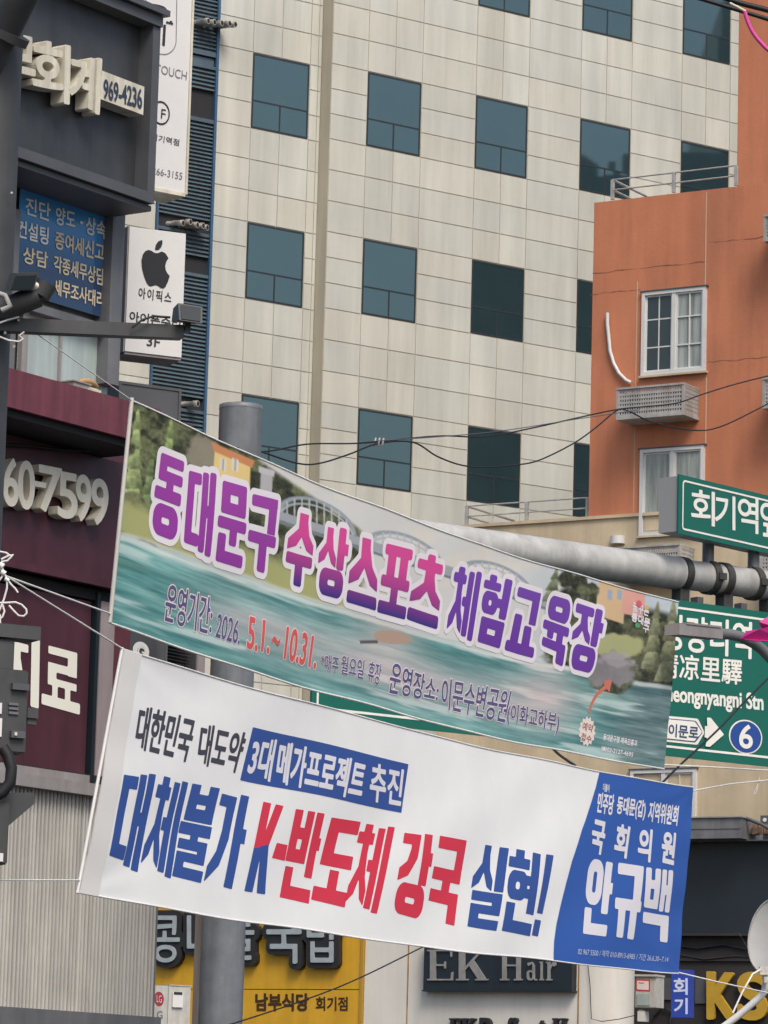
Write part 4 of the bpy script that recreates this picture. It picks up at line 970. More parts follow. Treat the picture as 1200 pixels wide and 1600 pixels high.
t = thing('road_sign', 'smaller green road sign with white Korean station name standing on the gantry arm', 'road sign', SP1.P(.5, SP1.st(1100, 845)[1], 0), 'green road signs on the gantry')
u0 = SP1.st(1060, 788)[0]; u1 = SP1.st(1330, 830)[0]; z1 = SP1.st(1066, 742)[1]; z0 = SP1.st(1066, 835)[1]
a = Acc(); a.box(SP1, u0, u1, z0, z1, -.012, 0, GREEN)
W1 = [tuple(proj(SP1.P(u, z))) for u, z in ((u0+.045, z1-.035), (u1-.04, z1-.035), (u1-.04, z0+.035), (u0+.045, z0+.035))]
lay(a, SP1, W1, rect_shape(.08, .014), WH_, n0=.003, res=480)
wsp = [('회', 1080, 1116, 768, 822), ('기', 1117, 1148, 776, 828), ('역', 1153, 1184, 780, 834), ('앞', 1188, 1222, 786, 842)]
for ch, x0, x1, y0, y1 in wsp:
    dy = (x1-x0)*.16; put_text(a, SP1, [(x0, y0-4), (x1, y0-4+dy), (x1, y1), (x0, y1-dy)], ch, WH_, bold=.018, n0=.003, res=60)
a.build('sign_face', M['signprint'], t)
a = Acc(); a.box(SP1, u0+.01, u1-.01, z0+.02, z1-.01, -.19, -.013)
a.build('sign_box', M['signback'], t)
a = Acc()
for x in (1106, 1177):
    k = arm_at(x); p = G0+gd*k; b = SP1.P(((p-SP1.o)@SP1.d), 0, -.09)
    a.tube([np.array([p[0], p[1], p[2]+ra*.8]), np.array([p[0], p[1], z0+.06])], .045, 12)
a.build('support_post', M['polegrey'], t)
SP2 = Plane(1060, 1060, 28.0, 36.5)
t = thing('road_sign', 'large green road sign with Korean, Chinese and English station names hanging below the arm', 'road sign', SP2.P(.5, SP2.st(1060, 1183)[1], 0), 'green road signs on the gantry')
u0 = SP2.st(487, 1090)[0]; u1 = SP2.st(1262, 1060)[0]; z1 = SP2.st(1100, 943)[1]; z0 = SP2.st(1100, 1187)[1]
a = Acc(); a.box(SP2, u0, u1, z0, z1, -.02, 0, GREEN)
W2 = [tuple(proj(SP2.P(u, z))) for u, z in ((u0+.04, z1-.05), (u1-.04, z1-.05), (u1-.04, z0+.06), (u0+.04, z0+.06))]
lay(a, SP2, W2, rect_shape(.03, .017), WH_, n0=.003, res=760)
for s, q, bd in (('청량리역', [(1036, 959), (1174, 973), (1173, 1029), (1035, 1013)], .022), ('淸凉里驛', [(1029, 1019), (1159, 1031), (1158, 1070), (1028, 1057)], .018), ('Cheongnyangni Stn', [(1026, 1069), (1192, 1085), (1192, 1117), (1026, 1101)], .03)):
    put_text(a, SP2, q, s, WH_, bold=bd, n0=.003, res=46)
lay(a, SP2, [(780, 1095), (1101, 1124), (1100, 1165), (780, 1132)], poly_shape([(0, 0), (.965, 0), (1, .5), (.965, 1), (0, 1)]), WH_, n0=.003, res=120)
lay(a, SP2, [(782, 1099), (1098, 1127.5), (1097, 1161), (782, 1128.5)], poly_shape([(0, 0), (.963, 0), (1, .5), (.963, 1), (0, 1)]), A(70, 84, 110), n0=.006, res=120)
lay(a, SP2, [(784, 1100.5), (1096.5, 1129), (1095.5, 1159.5), (784, 1127)], poly_shape([(0, 0), (.96, 0), (1, .5), (.96, 1), (0, 1)]), WH_, n0=.009, res=120)
put_text(a, SP2, [(1044, 1131), (1090, 1135.5), (1089, 1155.5), (1043, 1150)], '이문로', A(58, 72, 104), bold=.025, n0=.012, res=34)
lay(a, SP2, [(1100, 1121), (1130, 1124), (1129, 1170), (1099, 1166)], poly_shape([(.1, 0), (.3, 0), (1, .52), (.28, 1), (.05, 1), (.12, .7), (0, .7), (0, .3), (.12, .3)]), WH_, n0=.0125, res=40)
lay(a, SP2, [(1139, 1122), (1191, 1127.5), (1190, 1181), (1138, 1175)], ellipse_shape(), WH_, n0=.003, res=60)
lay(a, SP2, [(1141, 1124.5), (1189, 1129.5), (1188, 1178.5), (1140, 1173)], ellipse_shape(), A(34, 70, 140), n0=.006, res=60)
put_text(a, SP2, [(1155, 1132), (1175, 1134), (1174, 1170), (1154, 1168)], '6', WH_, bold=.028, n0=.009, res=40)
a.build('sign_face', M['signprint'], t)
a = Acc()
for z in (z0+.25, (z0+z1)/2, z1-.25): a.box(SP2, u0+.1, u1-.1, z-.04, z+.04, -.08, -.021)
for x in (1064, 1132, 1200, 760):
    k = arm_at(x); p = G0+gd*k; u = (p-SP2.o)@SP2.d; a.box(SP2, u-.03, u+.03, z0+.1, min(z1+.06, p[2]-ra-.01), -.16, -.081)
a.build('sign_rail', M['charcoal'], t)

# ================================================================== banners
BPL = Plane(190, 900, 15.5, 63)
class Banner:
    lift = .32
    def __init__(s, tl, tr, br, bl, sag_t, sag_b, seed, amp):
        s.q = [np.array(BPL.st(*p)) for p in (tl, tr, br, bl)]; s.sg = (sag_t, sag_b); s.seed = seed; s.amp = amp
        Yc = (bil(s.q, .5, .5)[0]*BPL.d+BPL.o)[1]; s.k = Yc/FPX
    def P(s, u, v, n=0.):
        uz = bil(s.q, u, v); sag = (s.sg[0]*(1-v)+s.sg[1]*v)*s.k*4*u*(1-u)
        if np.ndim(u) == 0:
            return BPL.P(uz[0], uz[1]-sag+s.zw(u), n+s.wr(u, v))
    def zw(s, u): return .0032*np.sin(17*u+s.seed)+.0022*np.sin(33*u+2*s.seed)
    def wr(s, u, v):
        A_ = s.amp
        e = np.minimum(u, 1-u)
        dg = u*1.9+v*.55
        cr = 0
        for cu, cv, k in ((0, 0, 1.), (1, 0, -1.), (0, 1, -1.), (1, 1, 1.)):      # puckers running in from the tied corners
            r = np.hypot((u-cu)*3.1, v-cv); th_ = np.arctan2(np.abs(v-cv), np.abs(u-cu)*3.1+1e-6); cr = cr+np.sin(th_*9+s.seed*k)*r*np.exp(-(r/.34)**2)*.5
        return (A_*cr+A_*.30*np.sin(15*dg+s.seed)*np.exp(-((v-.62)/.5)**2)+A_*.16*np.sin(31*u+4*v+3*s.seed)*np.sin(3*v+u*5)+A_*np.sin(5.1*u+1.7*v+s.seed)+A_*.55*np.sin(9.5*u-3.1*v+2*s.seed)
                + A_*.10*np.sin(23*v+6*u+s.seed)*np.exp(-e*9)+A_*.16*np.sin(37*u+9*v)*np.exp(-v*6))
    def grid(s, U, Vv, n=0.):
        q = s.q; uz = ((q[0][:, None, None]*(1-U)+q[1][:, None, None]*U)*(1-Vv)+(q[3][:, None, None]*(1-U)+q[2][:, None, None]*U)*Vv)
        z = uz[1]-(s.sg[0]*(1-Vv)+s.sg[1]*Vv)*s.k*4*U*(1-U)+s.zw(U); nn = n+s.wr(U, Vv)
        return BPL.o+uz[0][..., None]*BPL.d+z[..., None]*np.array([0, 0, 1.])+nn[..., None]*BPL.n
    def st(s, x, y):
        p = np.array([.5, .5])
        f = lambda p: proj(s.P(p[0], p[1]))-np.array([x, y])
        for _ in range(12):
            r = f(p); h = 1e-4
            J_ = np.stack([(f(p+np.array([h, 0]))-r)/h, (f(p+np.array([0, h]))-r)/h], 1)
            dp = np.linalg.solve(J_, -r); p = p+np.clip(dp, -.5, .5)
            if abs(dp).max() < 1e-6: break
        return p
def vnoise(x, y, seed=0):
    rs = np.random.RandomState(seed); T = rs.rand(64, 64)
    xi, yi = np.floor(x).astype(int), np.floor(y).astype(int); fx, fy = x-xi, y-yi
    fx, fy = fx*fx*(3-2*fx), fy*fy*(3-2*fy)
    g = lambda a, b: T[a % 64, b % 64]
    return (g(xi, yi)*(1-fx)+g(xi+1, yi)*fx)*(1-fy)+(g(xi, yi+1)*(1-fx)+g(xi+1, yi+1)*fx)*fy
def fbm(x, y, seed=0, o=4):
    return sum(vnoise(x*2**i, y*2**i, seed+i)*.5**i for i in range(o))/sum(.5**i for i in range(o))
def sheet(bn, acc, nu, nv, cols, n=0.):
    U, Vv = np.meshgrid(np.linspace(0, 1, nu), np.linspace(0, 1, nv))
    P = bn.grid(U, Vv, n).reshape(-1, 3)
    fs = [(j*nu+i, (j+1)*nu+i, (j+1)*nu+i+1, j*nu+i+1) for j in range(nv-1) for i in range(nu-1)]
    acc.add(P, fs, cols.reshape(-1, 3), smooth=True)

B1 = Banner((204, 628), (1063, 940), (1035, 1201), (172, 975), 25, 21, .6, .008)
B2 = Banner((190, 1015), (1077, 1230), (1060, 1521), (125, 1395), 15, 11, 2.1, .017)
# ---- picture banner: the printed landscape
nu, nv = 620, 210
U, Vv = np.meshgrid(np.linspace(0, 1, nu), np.linspace(0, 1, nv))
XY = proj(B1.grid(U, Vv)); X, Y = XY[..., 0], XY[..., 1]
c = np.zeros((nv, nu, 3))
def mixc(mask, col):
    global c
    m_ = np.clip(mask, 0, 1)[..., None]; c = c*(1-m_)+np.asarray(col, float)*m_
def sm(x, a, b):
    t = np.clip((x-a)/(b-a), 0, 1); return t*t*(3-2*t)
c[:] = (206, 206, 203)
mixc(sm(U, .6, .8), (186, 196, 202)); mixc(.5*sm(fbm(X/60, Y/25, 5), .5, .75), (222, 214, 196))
n1 = fbm(X/11, Y/9, 1); n2 = fbm(X/5, Y/5, 2); n3 = fbm(X/40, Y/30, 3)
wl_ = .60-.09*U+.02*(n3-.5)
# far hills, trees on the left
hill = np.maximum(sm(405-X, -4, 4), sm(Y-(720+(X-405)*.68), -5, 5)*sm(560-X+10*n1, -8, 8))
n4 = fbm(X/2.4, Y/2.4, 8); clump = sm(fbm(X/16, Y/13, 9), .35, .65)
green = .86*np.stack([62+62*clump+60*(n2-.5)+50*(n4-.5), 66+64*clump+60*(n2-.5)+50*(n4-.5), 50+42*clump+46*(n2-.5)+36*(n4-.5)], -1)
gm = np.clip(hill*(Vv < .5), 0, 1)[..., None]; c = c*(1-gm)+green*gm
mixc(hill*sm(n2, .55, .75)*.5*(Vv < .45), (52, 60, 48))
def cone(cx, y0, y1, hw, col, tiers=4):
    f = (Y-y0)/(y1-y0); fc = np.clip(f, 0, .9999); ft = (fc*tiers) % 1.0
    w_ = hw*(.12+.88*fc**.8)*(.62+.38*ft**.7)+2.2*(n2-.5)
    d = np.abs(X-cx+f*12)
    mk = sm(w_-d, -1.2, 1.6)*(f > 0)*(f < 1)
    sh = np.clip(.80+.34*(1-ft)+.5*(n2-.5)+.16*np.clip((cx-f*12-X)/hw, -1, 1), .4, 1.5)
    global c
    c = c*(1-mk[..., None])+np.asarray(col, float)*sh[..., None]*mk[..., None]
cone(216, 640, 795, 20, (150, 164, 112), 5); cone(268, 655, 775, 17, (140, 158, 104), 4); cone(240, 690, 800, 12, (112, 128, 88), 4)
for cx, cy, r in ((200, 700, 12), (206, 790, 22), (192, 812, 20), (228, 810, 16)):
    mk = sm(r-np.hypot(X-cx, Y-cy)+8*(n2-.5), -2, 3); c = c*(1-mk[..., None])+(green*1.05)*mk[..., None]
# meadow, rocks
mixc(sm(Vv, .40, .48)*sm(wl_+.0-Vv, 0, .03)*sm(.48-U, 0, .2), (164, 166, 112))
mixc(sm(24-np.hypot(X-222, (Y-862)*1.2)+8*(n1-.5), -2, 4), (150, 140, 142)); mixc(sm(15-np.hypot(X-243, (Y-872)*1.2)+6*(n1-.5), -2, 3), (184, 168, 158))
# rounded hill-stone and house at the left
mixc(sm(26-np.hypot(X-318, (Y-712)*.8)+12*(n1-.5), -3, 5)*.9, (146, 138, 122))
def poly(pts, col, soft=1.):
    pts = np.asarray(pts, float); sel = (X > pts[:, 0].min()-4) & (X < pts[:, 0].max()+4) & (Y > pts[:, 1].min()-4) & (Y < pts[:, 1].max()+4)
    if not sel.any(): return
    d = sd_poly(np.stack([X[sel], Y[sel]], -1), [pts]); mk = np.zeros(X.shape); mk[sel] = sm(-d, -soft, soft); mixc(mk, col)
poly([(336, 700), (392, 724), (388, 800), (330, 780)], (224, 196, 132)); poly([(330, 690), (398, 720), (394, 731), (334, 705)], (196, 134, 92))
for x in (344, 363): poly([(x, 715), (x+10, 719), (x+9, 738), (x-1, 734)], (214, 210, 200)); poly([(x+4, 717), (x+6, 718), (x+5, 736), (x+3, 735)], (150, 140, 120))
poly([(408, 736), (426, 742), (424, 800), (404, 796)], (176, 174, 176)); poly([(404, 728), (430, 736), (428, 745), (404, 738)], (190, 188, 190))
# bridge
def arc(cx, cy, rx, ry, th, col):
    d = np.abs(np.hypot((X-cx)/rx, (Y-cy-(X-cx)*.3)/ry)-1)*min(rx, ry); mixc(sm(th-d, -1, 1)*(Y-(X-cx)*.3 < cy), col)
for cx, cy, rx, ry in ((495, 818, 58, 36), (632, 866, 56, 30), (775, 912, 54, 30)):
    arc(cx, cy, rx, ry, 2.4, (150, 158, 166)); arc(cx, cy+9, rx, ry, 1.2, (176, 182, 186))
    for k in range(-4, 5):
        x = cx+k*rx/5; mixc(sm(1.2-np.abs(X-x), -.6, .6)*(np.hypot((X-cx)/rx, (Y-cy-(X-cx)*.3)/ry) < 1)*(Y-(X-cx)*.3 < cy), (178, 184, 188))
mixc(sm(7-np.abs(Y-(826+(X-500)*.325)), -1, 1)*(X > 432)*(X < 905), (158, 164, 168)); mixc(sm(2.5-np.abs(Y-(836+(X-500)*.325)), -1, 1)*(X > 432)*(X < 905), (118, 128, 134))
# right bank
rb = sm(X-850+20*(n1-.5), -6, 10)*(Vv > .05)*(Vv < .62)*sm(Vv-.06-.25*sm(880-X, -10, 50), 0, .05)
gm = np.clip(rb, 0, 1)[..., None]; c = c*(1-gm)+(green*.82+6)*gm
mixc(sm(X-960, 0, 40)*(Vv > .12)*sm(n2, .5, .7)*.35*(Vv < .6), (70, 72, 64))
poly([(936, 906), (978, 918), (974, 975), (930, 960)], (206, 176, 138)); poly([(976, 910), (1010, 920), (1004, 965), (970, 958)], (214, 160, 146))
for x in (950, 965): poly([(x, 921), (x+7, 923), (x+6, 938), (x-1, 936)], (150, 166, 186))
cone(870, 888, 940, 14, (120, 128, 100), 3); cone(1028, 940, 1045, 17, (128, 132, 104), 4); cone(1053, 938, 1065, 20, (132, 136, 108), 4)
for cx, cy, r in ((884, 905, 13), (905, 912, 14), (924, 922, 12)):
    mk = sm(r-np.hypot(X-cx, Y-cy)+5*(n2-.5), -2, 3); c = c*(1-mk[..., None])+(green*.9)*mk[..., None]
mixc(sm(1-np.hypot((X-965)/45, (Y-1010)/22)+.3*(n1-.5), -.05, .2), (166, 168, 122))
mixc(sm(1-np.hypot((X-952)/42, (Y-1046)/30)+.9*(n1-.5), -.05, .25)*.85, (140, 136, 142)); mixc(sm(1-np.hypot((X-965)/30, (Y-1030)/12)+.9*(n1-.5), -.05, .3)*.6, (168, 164, 166)); mixc(sm(1-np.hypot((X-1025)/26, (Y-1105)/26)+.3*(n1-.5), -.05, .15), (128, 128, 134))
# water
wm = sm(Vv-wl_, -.012, .012)
st_ = fbm(U*9+Vv*3, Vv*34, 11); s2_ = fbm(U*16, Vv*60, 15)
s3_ = fbm(U*38+Vv*5, Vv*120, 18); wat = np.stack([94+84*(st_-.5)+60*(s2_-.5)+40*(s3_-.5), 148+76*(st_-.5)+54*(s2_-.5)+38*(s3_-.5), 146+70*(st_-.5)+52*(s2_-.5)+38*(s3_-.5)], -1)
tr = sm(U, .80, .92)[..., None]; wat = wat*(1-tr)+(wat*.86+np.array([16, -4, 0]))*tr
keep = 1-sm(1-np.hypot((X-955)/42, (Y-1052)/38), 0, .2)
mixc(wm*0, (0, 0, 0)); wmm = (wm*keep)[..., None]; c = c*(1-wmm)+wat*wmm
mixc(wm*sm(fbm(U*7, Vv*26, 21), .58, .74)*.7, (206, 222, 218)); mixc(wm*sm(fbm(U*6+3, Vv*22, 31), .60, .76)*.5, (92, 128, 118))
mixc(sm(.018-np.abs(Vv-wl_-.012), 0, .012)*.7*keep, (226, 226, 220))
pk = np.exp(-((Vv-.80+.02*U)/.13)**2)*sm(U, .05, .2)*sm(.86-U, 0, .16)*(.45+.75*fbm(U*8, Vv*12, 41)); mixc(pk*.72*wm, (226, 196, 198))
pk2 = np.exp(-(((U-.42)/.06)**2+((Vv-.62)/.22)**2))+np.exp(-(((U-.73)/.07)**2+((Vv-.66)/.25)**2)); mixc(np.clip(pk2, 0, 1)*.45*wm, (224, 192, 190))
# paddle blade
ca_, sa_ = math.cos(-.12), math.sin(-.12); dx, dy = X-614, Y-996; ex, ey = dx*ca_-dy*sa_, dx*sa_+dy*ca_
mixc(sm(1-np.hypot(ex/31, ey/(11-.06*ex)), -.05, .12), (172, 148, 132)); mixc(sm(2.5-np.abs(Y-1003-(X-575)*-.02), -1, 1)*(X > 562)*(X < 590), (90, 84, 84))
mixc(sm(10-np.hypot(X-1004, Y-988), -2, 2)*0, (0, 0, 0))
c = np.clip(c, 8, 236)
b1 = thing('picture_banner', 'upper street banner with river landscape print and big purple Korean headline', 'banner', B1.P(.5, 1, 0))
a = Acc(); sheet(B1, a, nu, nv, np.clip(lin(c)*KALB*.96, .005, .8)); a.build('cloth', M['cloth'], b1)
Z1S = [(160+.38333*x, 620+.38333*y) for x, y in ()]
z1 = lambda *p: [(160+.38333*x, 620+.38333*y) for x, y in p]
z2 = lambda *p: [(600+.4*x, 760+.4*y) for x, y in p]
z3 = lambda *p: [(120+.41667*x, 1000+.41667*y) for x, y in p]
z4 = lambda *p: [(600+.41667*x, 1150+.41667*y) for x, y in p]
PU = A(152, 62, 156); PK = A(206, 70, 142); DP = A(88, 44, 126); VI = A(112, 64, 164); WT = A(222, 216, 220)
def mixt(a_, b_, t): return tuple(x*(1-t)+y*t for x, y in zip(a_, b_))
heads = [('동', z1((232, 228), (330, 268), (302, 588), (197, 548)), lambda u, v: mixt(PU, A(140, 52, 150), v)),
 ('대', z1((354, 288), (462, 318), (436, 650), (330, 612)), lambda u, v: mixt(PU, A(140, 52, 150), v)),
 ('문', z1((482, 342), (592, 374), (568, 697), (455, 662)), lambda u, v: mixt(PU, A(140, 52, 150), v)),
 ('구', z1((606, 398), (716, 426), (692, 726), (582, 692)), lambda u, v: mixt(PU, A(140, 52, 150), v)),
 ('수', z1((770, 465), (868, 494), (842, 782), (738, 752)), lambda u, v: mixt(PK, DP, max(0, v*1.5-.4))),
 ('상', z1((895, 515), (1002, 545), (974, 824), (868, 794)), lambda u, v: mixt(PK, DP, max(0, v*1.5-.4))),
 ('스', z1((1022, 566), (1122, 594), (1112, 868), (994, 832)), lambda u, v: mixt(PK, DP, max(0, v*1.5-.4))),
 ('포', [(602, 850), (645, 861), (632, 967), (589, 955)], lambda u, v: mixt(PK, DP, max(0, v*1.5-.4))),
 ('츠', [(654, 862), (695, 874), (682, 982), (635, 966)], lambda u, v: mixt(PK, DP, max(0, v*1.5-.4))),
 ('체', [(712, 884), (752, 896), (736, 1001), (697, 987)], lambda u, v: mixt(VI, A(100, 50, 150), v)),
 ('험', [(759, 896), (800, 908), (780, 1012), (742, 1000)], lambda u, v: mixt(VI, A(100, 50, 150), v)),
 ('교', [(808, 917), (846, 929), (832, 1027), (788, 1014)], lambda u, v: mixt(VI, A(100, 50, 150), v)),
 ('육', [(856, 929), (895, 941), (880, 1041), (842, 1023)], lambda u, v: mixt(VI, A(100, 50, 150), v)),
 ('장', [(901, 941), (944, 956), (925, 1052), (887, 1042)], lambda u, v: mixt(VI, A(100, 50, 150), v))]
ol = Acc(); hd = Acc()
for k, (ch, q, colf) in enumerate(heads):
    lay(ol, B1, q, blk(ch, .04), WT, n0=.004+.0012*(k % 2), iso=.033, res=56)
    lay(hd, B1, q, blk(ch, .04), colf, n0=.0075+.0006*(k % 2), iso=.0045, res=76)
ol.build('headline_outline', M['print'], b1); hd.build('headline', M['print'], b1)
sub = Acc(); NV = A(84, 84, 124); RD = A(206, 88, 82); WO = A(222, 206, 210)
for s, q, col, bd in (('운영기간:', z1((268, 760), (452, 822), (440, 972), (248, 912)), NV, .012), ('2026.', z1((470, 884), (566, 914), (556, 1010), (458, 978)), NV, .012),
   ('5.', z1((598, 897), (638, 910), (628, 1036), (588, 1022)), RD, .03), ('1.', z1((655, 912), (688, 922), (676, 1046), (646, 1036)), RD, .03), ('~', z1((692, 975), (722, 985), (720, 1015), (690, 1004)), RD, .06), ('10.31.', z1((752, 938), (882, 985), (866, 1108), (738, 1066)), RD, .03),
   ('*매주', z1((892, 1045), (965, 1062), (958, 1130), (888, 1110)), NV, .01), ('월요일', z1((975, 1054), (1068, 1074), (1060, 1150), (970, 1126)), NV, .01), ('휴장', z1((1088, 1076), (1138, 1090), (1128, 1176), (1078, 1160)), NV, .01),
   ('운영장소:', z2((32, 684), (216, 758), (206, 842), (14, 806)), NV, .014), ('이문수변공원', z2((228, 748), (498, 800), (470, 924), (222, 866)), NV, .014), ('(이화교하부)', z2((484, 846), (688, 886), (676, 974), (478, 928)), NV, .012)):
    put_text(sub, B1, q, s, col, bold=bd, outline=.035, ocol=WO, n0=.004, res=34)
sub.build('small_lettering', M['print'], b1)
lg = Acc()
for s, q, bd in (('꿈꾸는', z2((972, 452), (1036, 478), (1032, 508), (970, 486)), .05), ('동대문', z2((968, 490), (1040, 520), (1036, 550), (966, 524)), .06), ('구', z2((1012, 540), (1036, 548), (1032, 574), (1010, 566)), .05)):
    put_text(lg, B1, q, s, WT, bold=bd, n0=.004, res=24)
lay(lg, B1, z2((984, 442), (1006, 448), (1004, 476), (982, 470)), ellipse_shape(), A(210, 92, 104), n0=.008, res=16); lay(lg, B1, z2((1018, 462), (1034, 468), (1032, 484), (1016, 478)), ellipse_shape(), A(220, 176, 80), n0=.008, res=16)
lay(lg, B1, z2((980, 530), (1000, 536), (996, 556), (978, 550)), ellipse_shape(), A(86, 150, 108), n0=.008, res=16)
star = [(.5+(.5 if k % 2 == 0 else .40)*math.cos(2*math.pi*k/28), .5+(.5 if k % 2 == 0 else .40)*math.sin(2*math.pi*k/28)) for k in range(28)]
lay(lg, B1, z2((766, 888), (832, 906), (820, 1026), (752, 1008)), poly_shape(star), A(222, 208, 200), n0=.004, res=44)
put_text(lg, B1, z2((778, 920), (818, 932), (812, 962), (772, 950)), '예약', A(150, 96, 84), bold=.02, n0=.007, res=20); put_text(lg, B1, z2((772, 962), (812, 974), (806, 1002), (766, 990)), '접수', A(150, 96, 84), bold=.02, n0=.007, res=20)
arrow = [(.0, 1), (.1, .72), (.3, .44), (.66, .22), (.64, .08), (1, .02), (.92, .36), (.78, .28), (.42, .48), (.2, .74), (.09, 1)]
lay(lg, B1, z2((806, 736), (890, 752), (880, 900), (796, 886)), poly_shape(arrow), A(196, 112, 92), n0=.004, res=60)
put_text(lg, B1, z2((858, 966), (990, 992), (986, 1016), (854, 990)), '동대문구청 체육진흥과', WT, bold=.03, n0=.004, res=16); put_text(lg, B1, z2((850, 1012), (974, 1036), (970, 1060), (846, 1034)), '☎02-2127-4695', WT, bold=.03, n0=.004, res=16)
lg.build('corner_lettering', M['print'], b1)
def edge_pts(bn, v, k=40, n=0., u0=0., u1=1.): return [bn.P(u, v, n) for u in np.linspace(u0, u1, k)]
a = Acc(); a.tube(edge_pts(B1, 0, 50), .0042, 6); a.tube(edge_pts(B1, 1, 50), .0048, 6); a.build('hem_cord', M['rope'], b1)
a = Acc(); a.tube([B1.P(-.001, -.012, 0), B1.P(-.001, 1.0, 0)], .009, 8); a.build('edge_batten', mat('pale_batten', (.58, .55, .50), .6), b1)

# ---- white banner
nu, nv = 260, 90
U, Vv = np.meshgrid(np.linspace(0, 1, nu), np.linspace(0, 1, nv))
b2 = thing('slogan_banner', 'lower white street banner with blue and red Korean slogan and blue end panel', 'banner', B2.P(.5, 1, 0))
cw_ = np.zeros((nv, nu, 3)); cw_[:] = A(230, 229, 229)
a = Acc(); sheet(B2, a, nu, nv, cw_); a.build('cloth', M['cloth'], b2)
BL_ = A(50, 80, 148); RE = A(208, 52, 74); GY = A(66, 66, 76); W2_ = A(218, 216, 222)
pr = Acc()
# blue end panel with its curved left edge
bd_px = z4((808, 132), (794, 190), (776, 250), (754, 318), (742, 350), (724, 410), (704, 470), (684, 545), (664, 625), (646, 705), (637, 770), (635, 820), (636, 858))
st_l = [B2.st(*p) for p in bd_px]; vs_ = np.array([p[1] for p in st_l]); us_ = np.array([p[0] for p in st_l])
o_ = np.argsort(vs_); vs_, us_ = vs_[o_], us_[o_]
NVv, NUu = 90, 60; gv = []; 
for j in range(NVv+1):
    v = j/NVv; ul = np.interp(v, vs_, us_)
    for i in range(NUu+1): gv.append(B2.P(ul+(1-ul)*i/NUu, v, .0016))
pr.add(gv, [(j*(NUu+1)+i, (j+1)*(NUu+1)+i, (j+1)*(NUu+1)+i+1, j*(NUu+1)+i+1) for j in range(NVv) for i in range(NUu)], A(46, 88, 166), smooth=True)
pr.build('end_panel', M['print'], b2)
tx = Acc()
for s, q in (('대한민국', z3((238, 247), (448, 300), (412, 456), (216, 402))), ('대도약', z3((468, 314), (638, 352), (600, 497), (450, 462)))):
    put_text(tx, B2, q, s, GY, bold=.028, n0=.003, res=40)
lay(tx, B2, [(395, 1136), (638, 1194), (627, 1270), (375, 1219)], rect_shape(), BL_, n0=.003, res=360)
for s, q in (('3대', z3((668, 362), (748, 378), (722, 528), (636, 505))), ('메가프로젝트', z3((764, 380), (1088, 462), (1062, 598), (744, 532))), ('추진', z3((1104, 462), (1226, 490), (1212, 622), (1096, 600)))):
    put_text(tx, B2, q, s, W2_, bold=.03, n0=.006, res=44)
big = [('대', z3((180, 492), (294, 508), (226, 866), (118, 828)), BL_), ('체', z3((312, 510), (415, 538), (350, 890), (238, 852)), BL_), ('불', z3((425, 540), (537, 560), (466, 908), (353, 880)), BL_), ('가', z3((548, 566), (652, 592), (588, 933), (478, 900)), BL_),
 ('K', z3((700, 610), (772, 625), (704, 950), (630, 938)), lambda u, v: RE if v < .52-.1*u else BL_), ('-', z3((750, 764), (788, 772), (778, 824), (734, 814)), RE),
 ('반', z3((822, 637), (930, 655), (868, 985), (757, 960)), RE), ('도', z3((950, 668), (1062, 685), (1003, 999), (880, 970)), RE), ('체', z3((1068, 690), (1190, 705), (1124, 1023), (1005, 995)), RE),
 ('강', z4((78, 360), (186, 375), (140, 687), (28, 655)), RE), ('국', z4((205, 376), (308, 395), (262, 708), (155, 680)), RE),
 ('실', z4((355, 406), (466, 424), (420, 728), (308, 710)), BL_), ('현', z4((475, 422), (586, 446), (546, 748), (436, 726)), BL_), ('!', z4((606, 446), (634, 450), (580, 750), (553, 744)), BL_)]
for ch, q, colr in big: lay(tx, B2, q, blk(ch), colr, n0=.003, res=96, iso=.0045)
tx.build('slogan', M['print'], b2)
et = Acc()
put_text(et, B2, z4((820, 177), (844, 182), (842, 212), (818, 207)), '더불어', A(190, 196, 214), bold=.03, n0=.0105, res=18)
for s, q in (('민주당', z4((804, 212), (862, 222), (855, 296), (795, 286))), ('동대문(갑)', z4((876, 226), (982, 244), (974, 316), (868, 300))), ('지역위원회', z4((996, 246), (1104, 264), (1096, 336), (986, 318)))):
    put_text(et, B2, q, s, W2_, bold=.03, n0=.0105, res=34)
for s, q in (('국', z4((785, 315), (832, 328), (815, 443), (772, 430))), ('회', z4((875, 330), (920, 345), (906, 456), (860, 442))), ('의', z4((958, 345), (1004, 356), (995, 470), (950, 456))), ('원', z4((1046, 356), (1093, 369), (1083, 480), (1036, 468)))):
    put_text(et, B2, q, s, W2_, bold=.045, n0=.0105, res=40)
for ch, q in (('안', z4((768, 458), (860, 478), (830, 750), (740, 738))), ('규', z4((872, 476), (977, 492), (945, 764), (857, 750))), ('백', z4((982, 494), (1082, 506), (1060, 773), (964, 755)))):
    lay(et, B2, q, blk(ch, .03), W2_, n0=.0105, res=76, iso=.003)
put_text(et, B2, z4((727, 794), (1066, 826), (1062, 850), (724, 820)), '02 967 5500 / 제작 010-8913-6985 / 기간 26.6.30~7.14', A(176, 186, 212), bold=.01, n0=.0105, res=18)
et.build('end_panel_lettering', M['print'], b2)
a = Acc(); a.tube(edge_pts(B2, 0, 50), .004, 6); a.tube(edge_pts(B2, 1, 50), .004, 6); a.build('hem_cord', M['rope'], b2)
a = Acc()
G_ = [[B2.P(u, v, .0035) for u in (0, .012, .024)] for v in np.linspace(0, 1, 30)]
a.add([p for r in G_ for p in r], [(j*3+i, (j+1)*3+i, (j+1)*3+i+1, j*3+i+1) for j in range(29) for i in range(2)], A(216, 214, 210), smooth=True)
a.tube([B2.P(-.002, -.005, .0), B2.P(-.002, 1.003, .0)], .007, 8, col=A(216, 214, 210)); a.build('hem_strip', M['print'], b2)

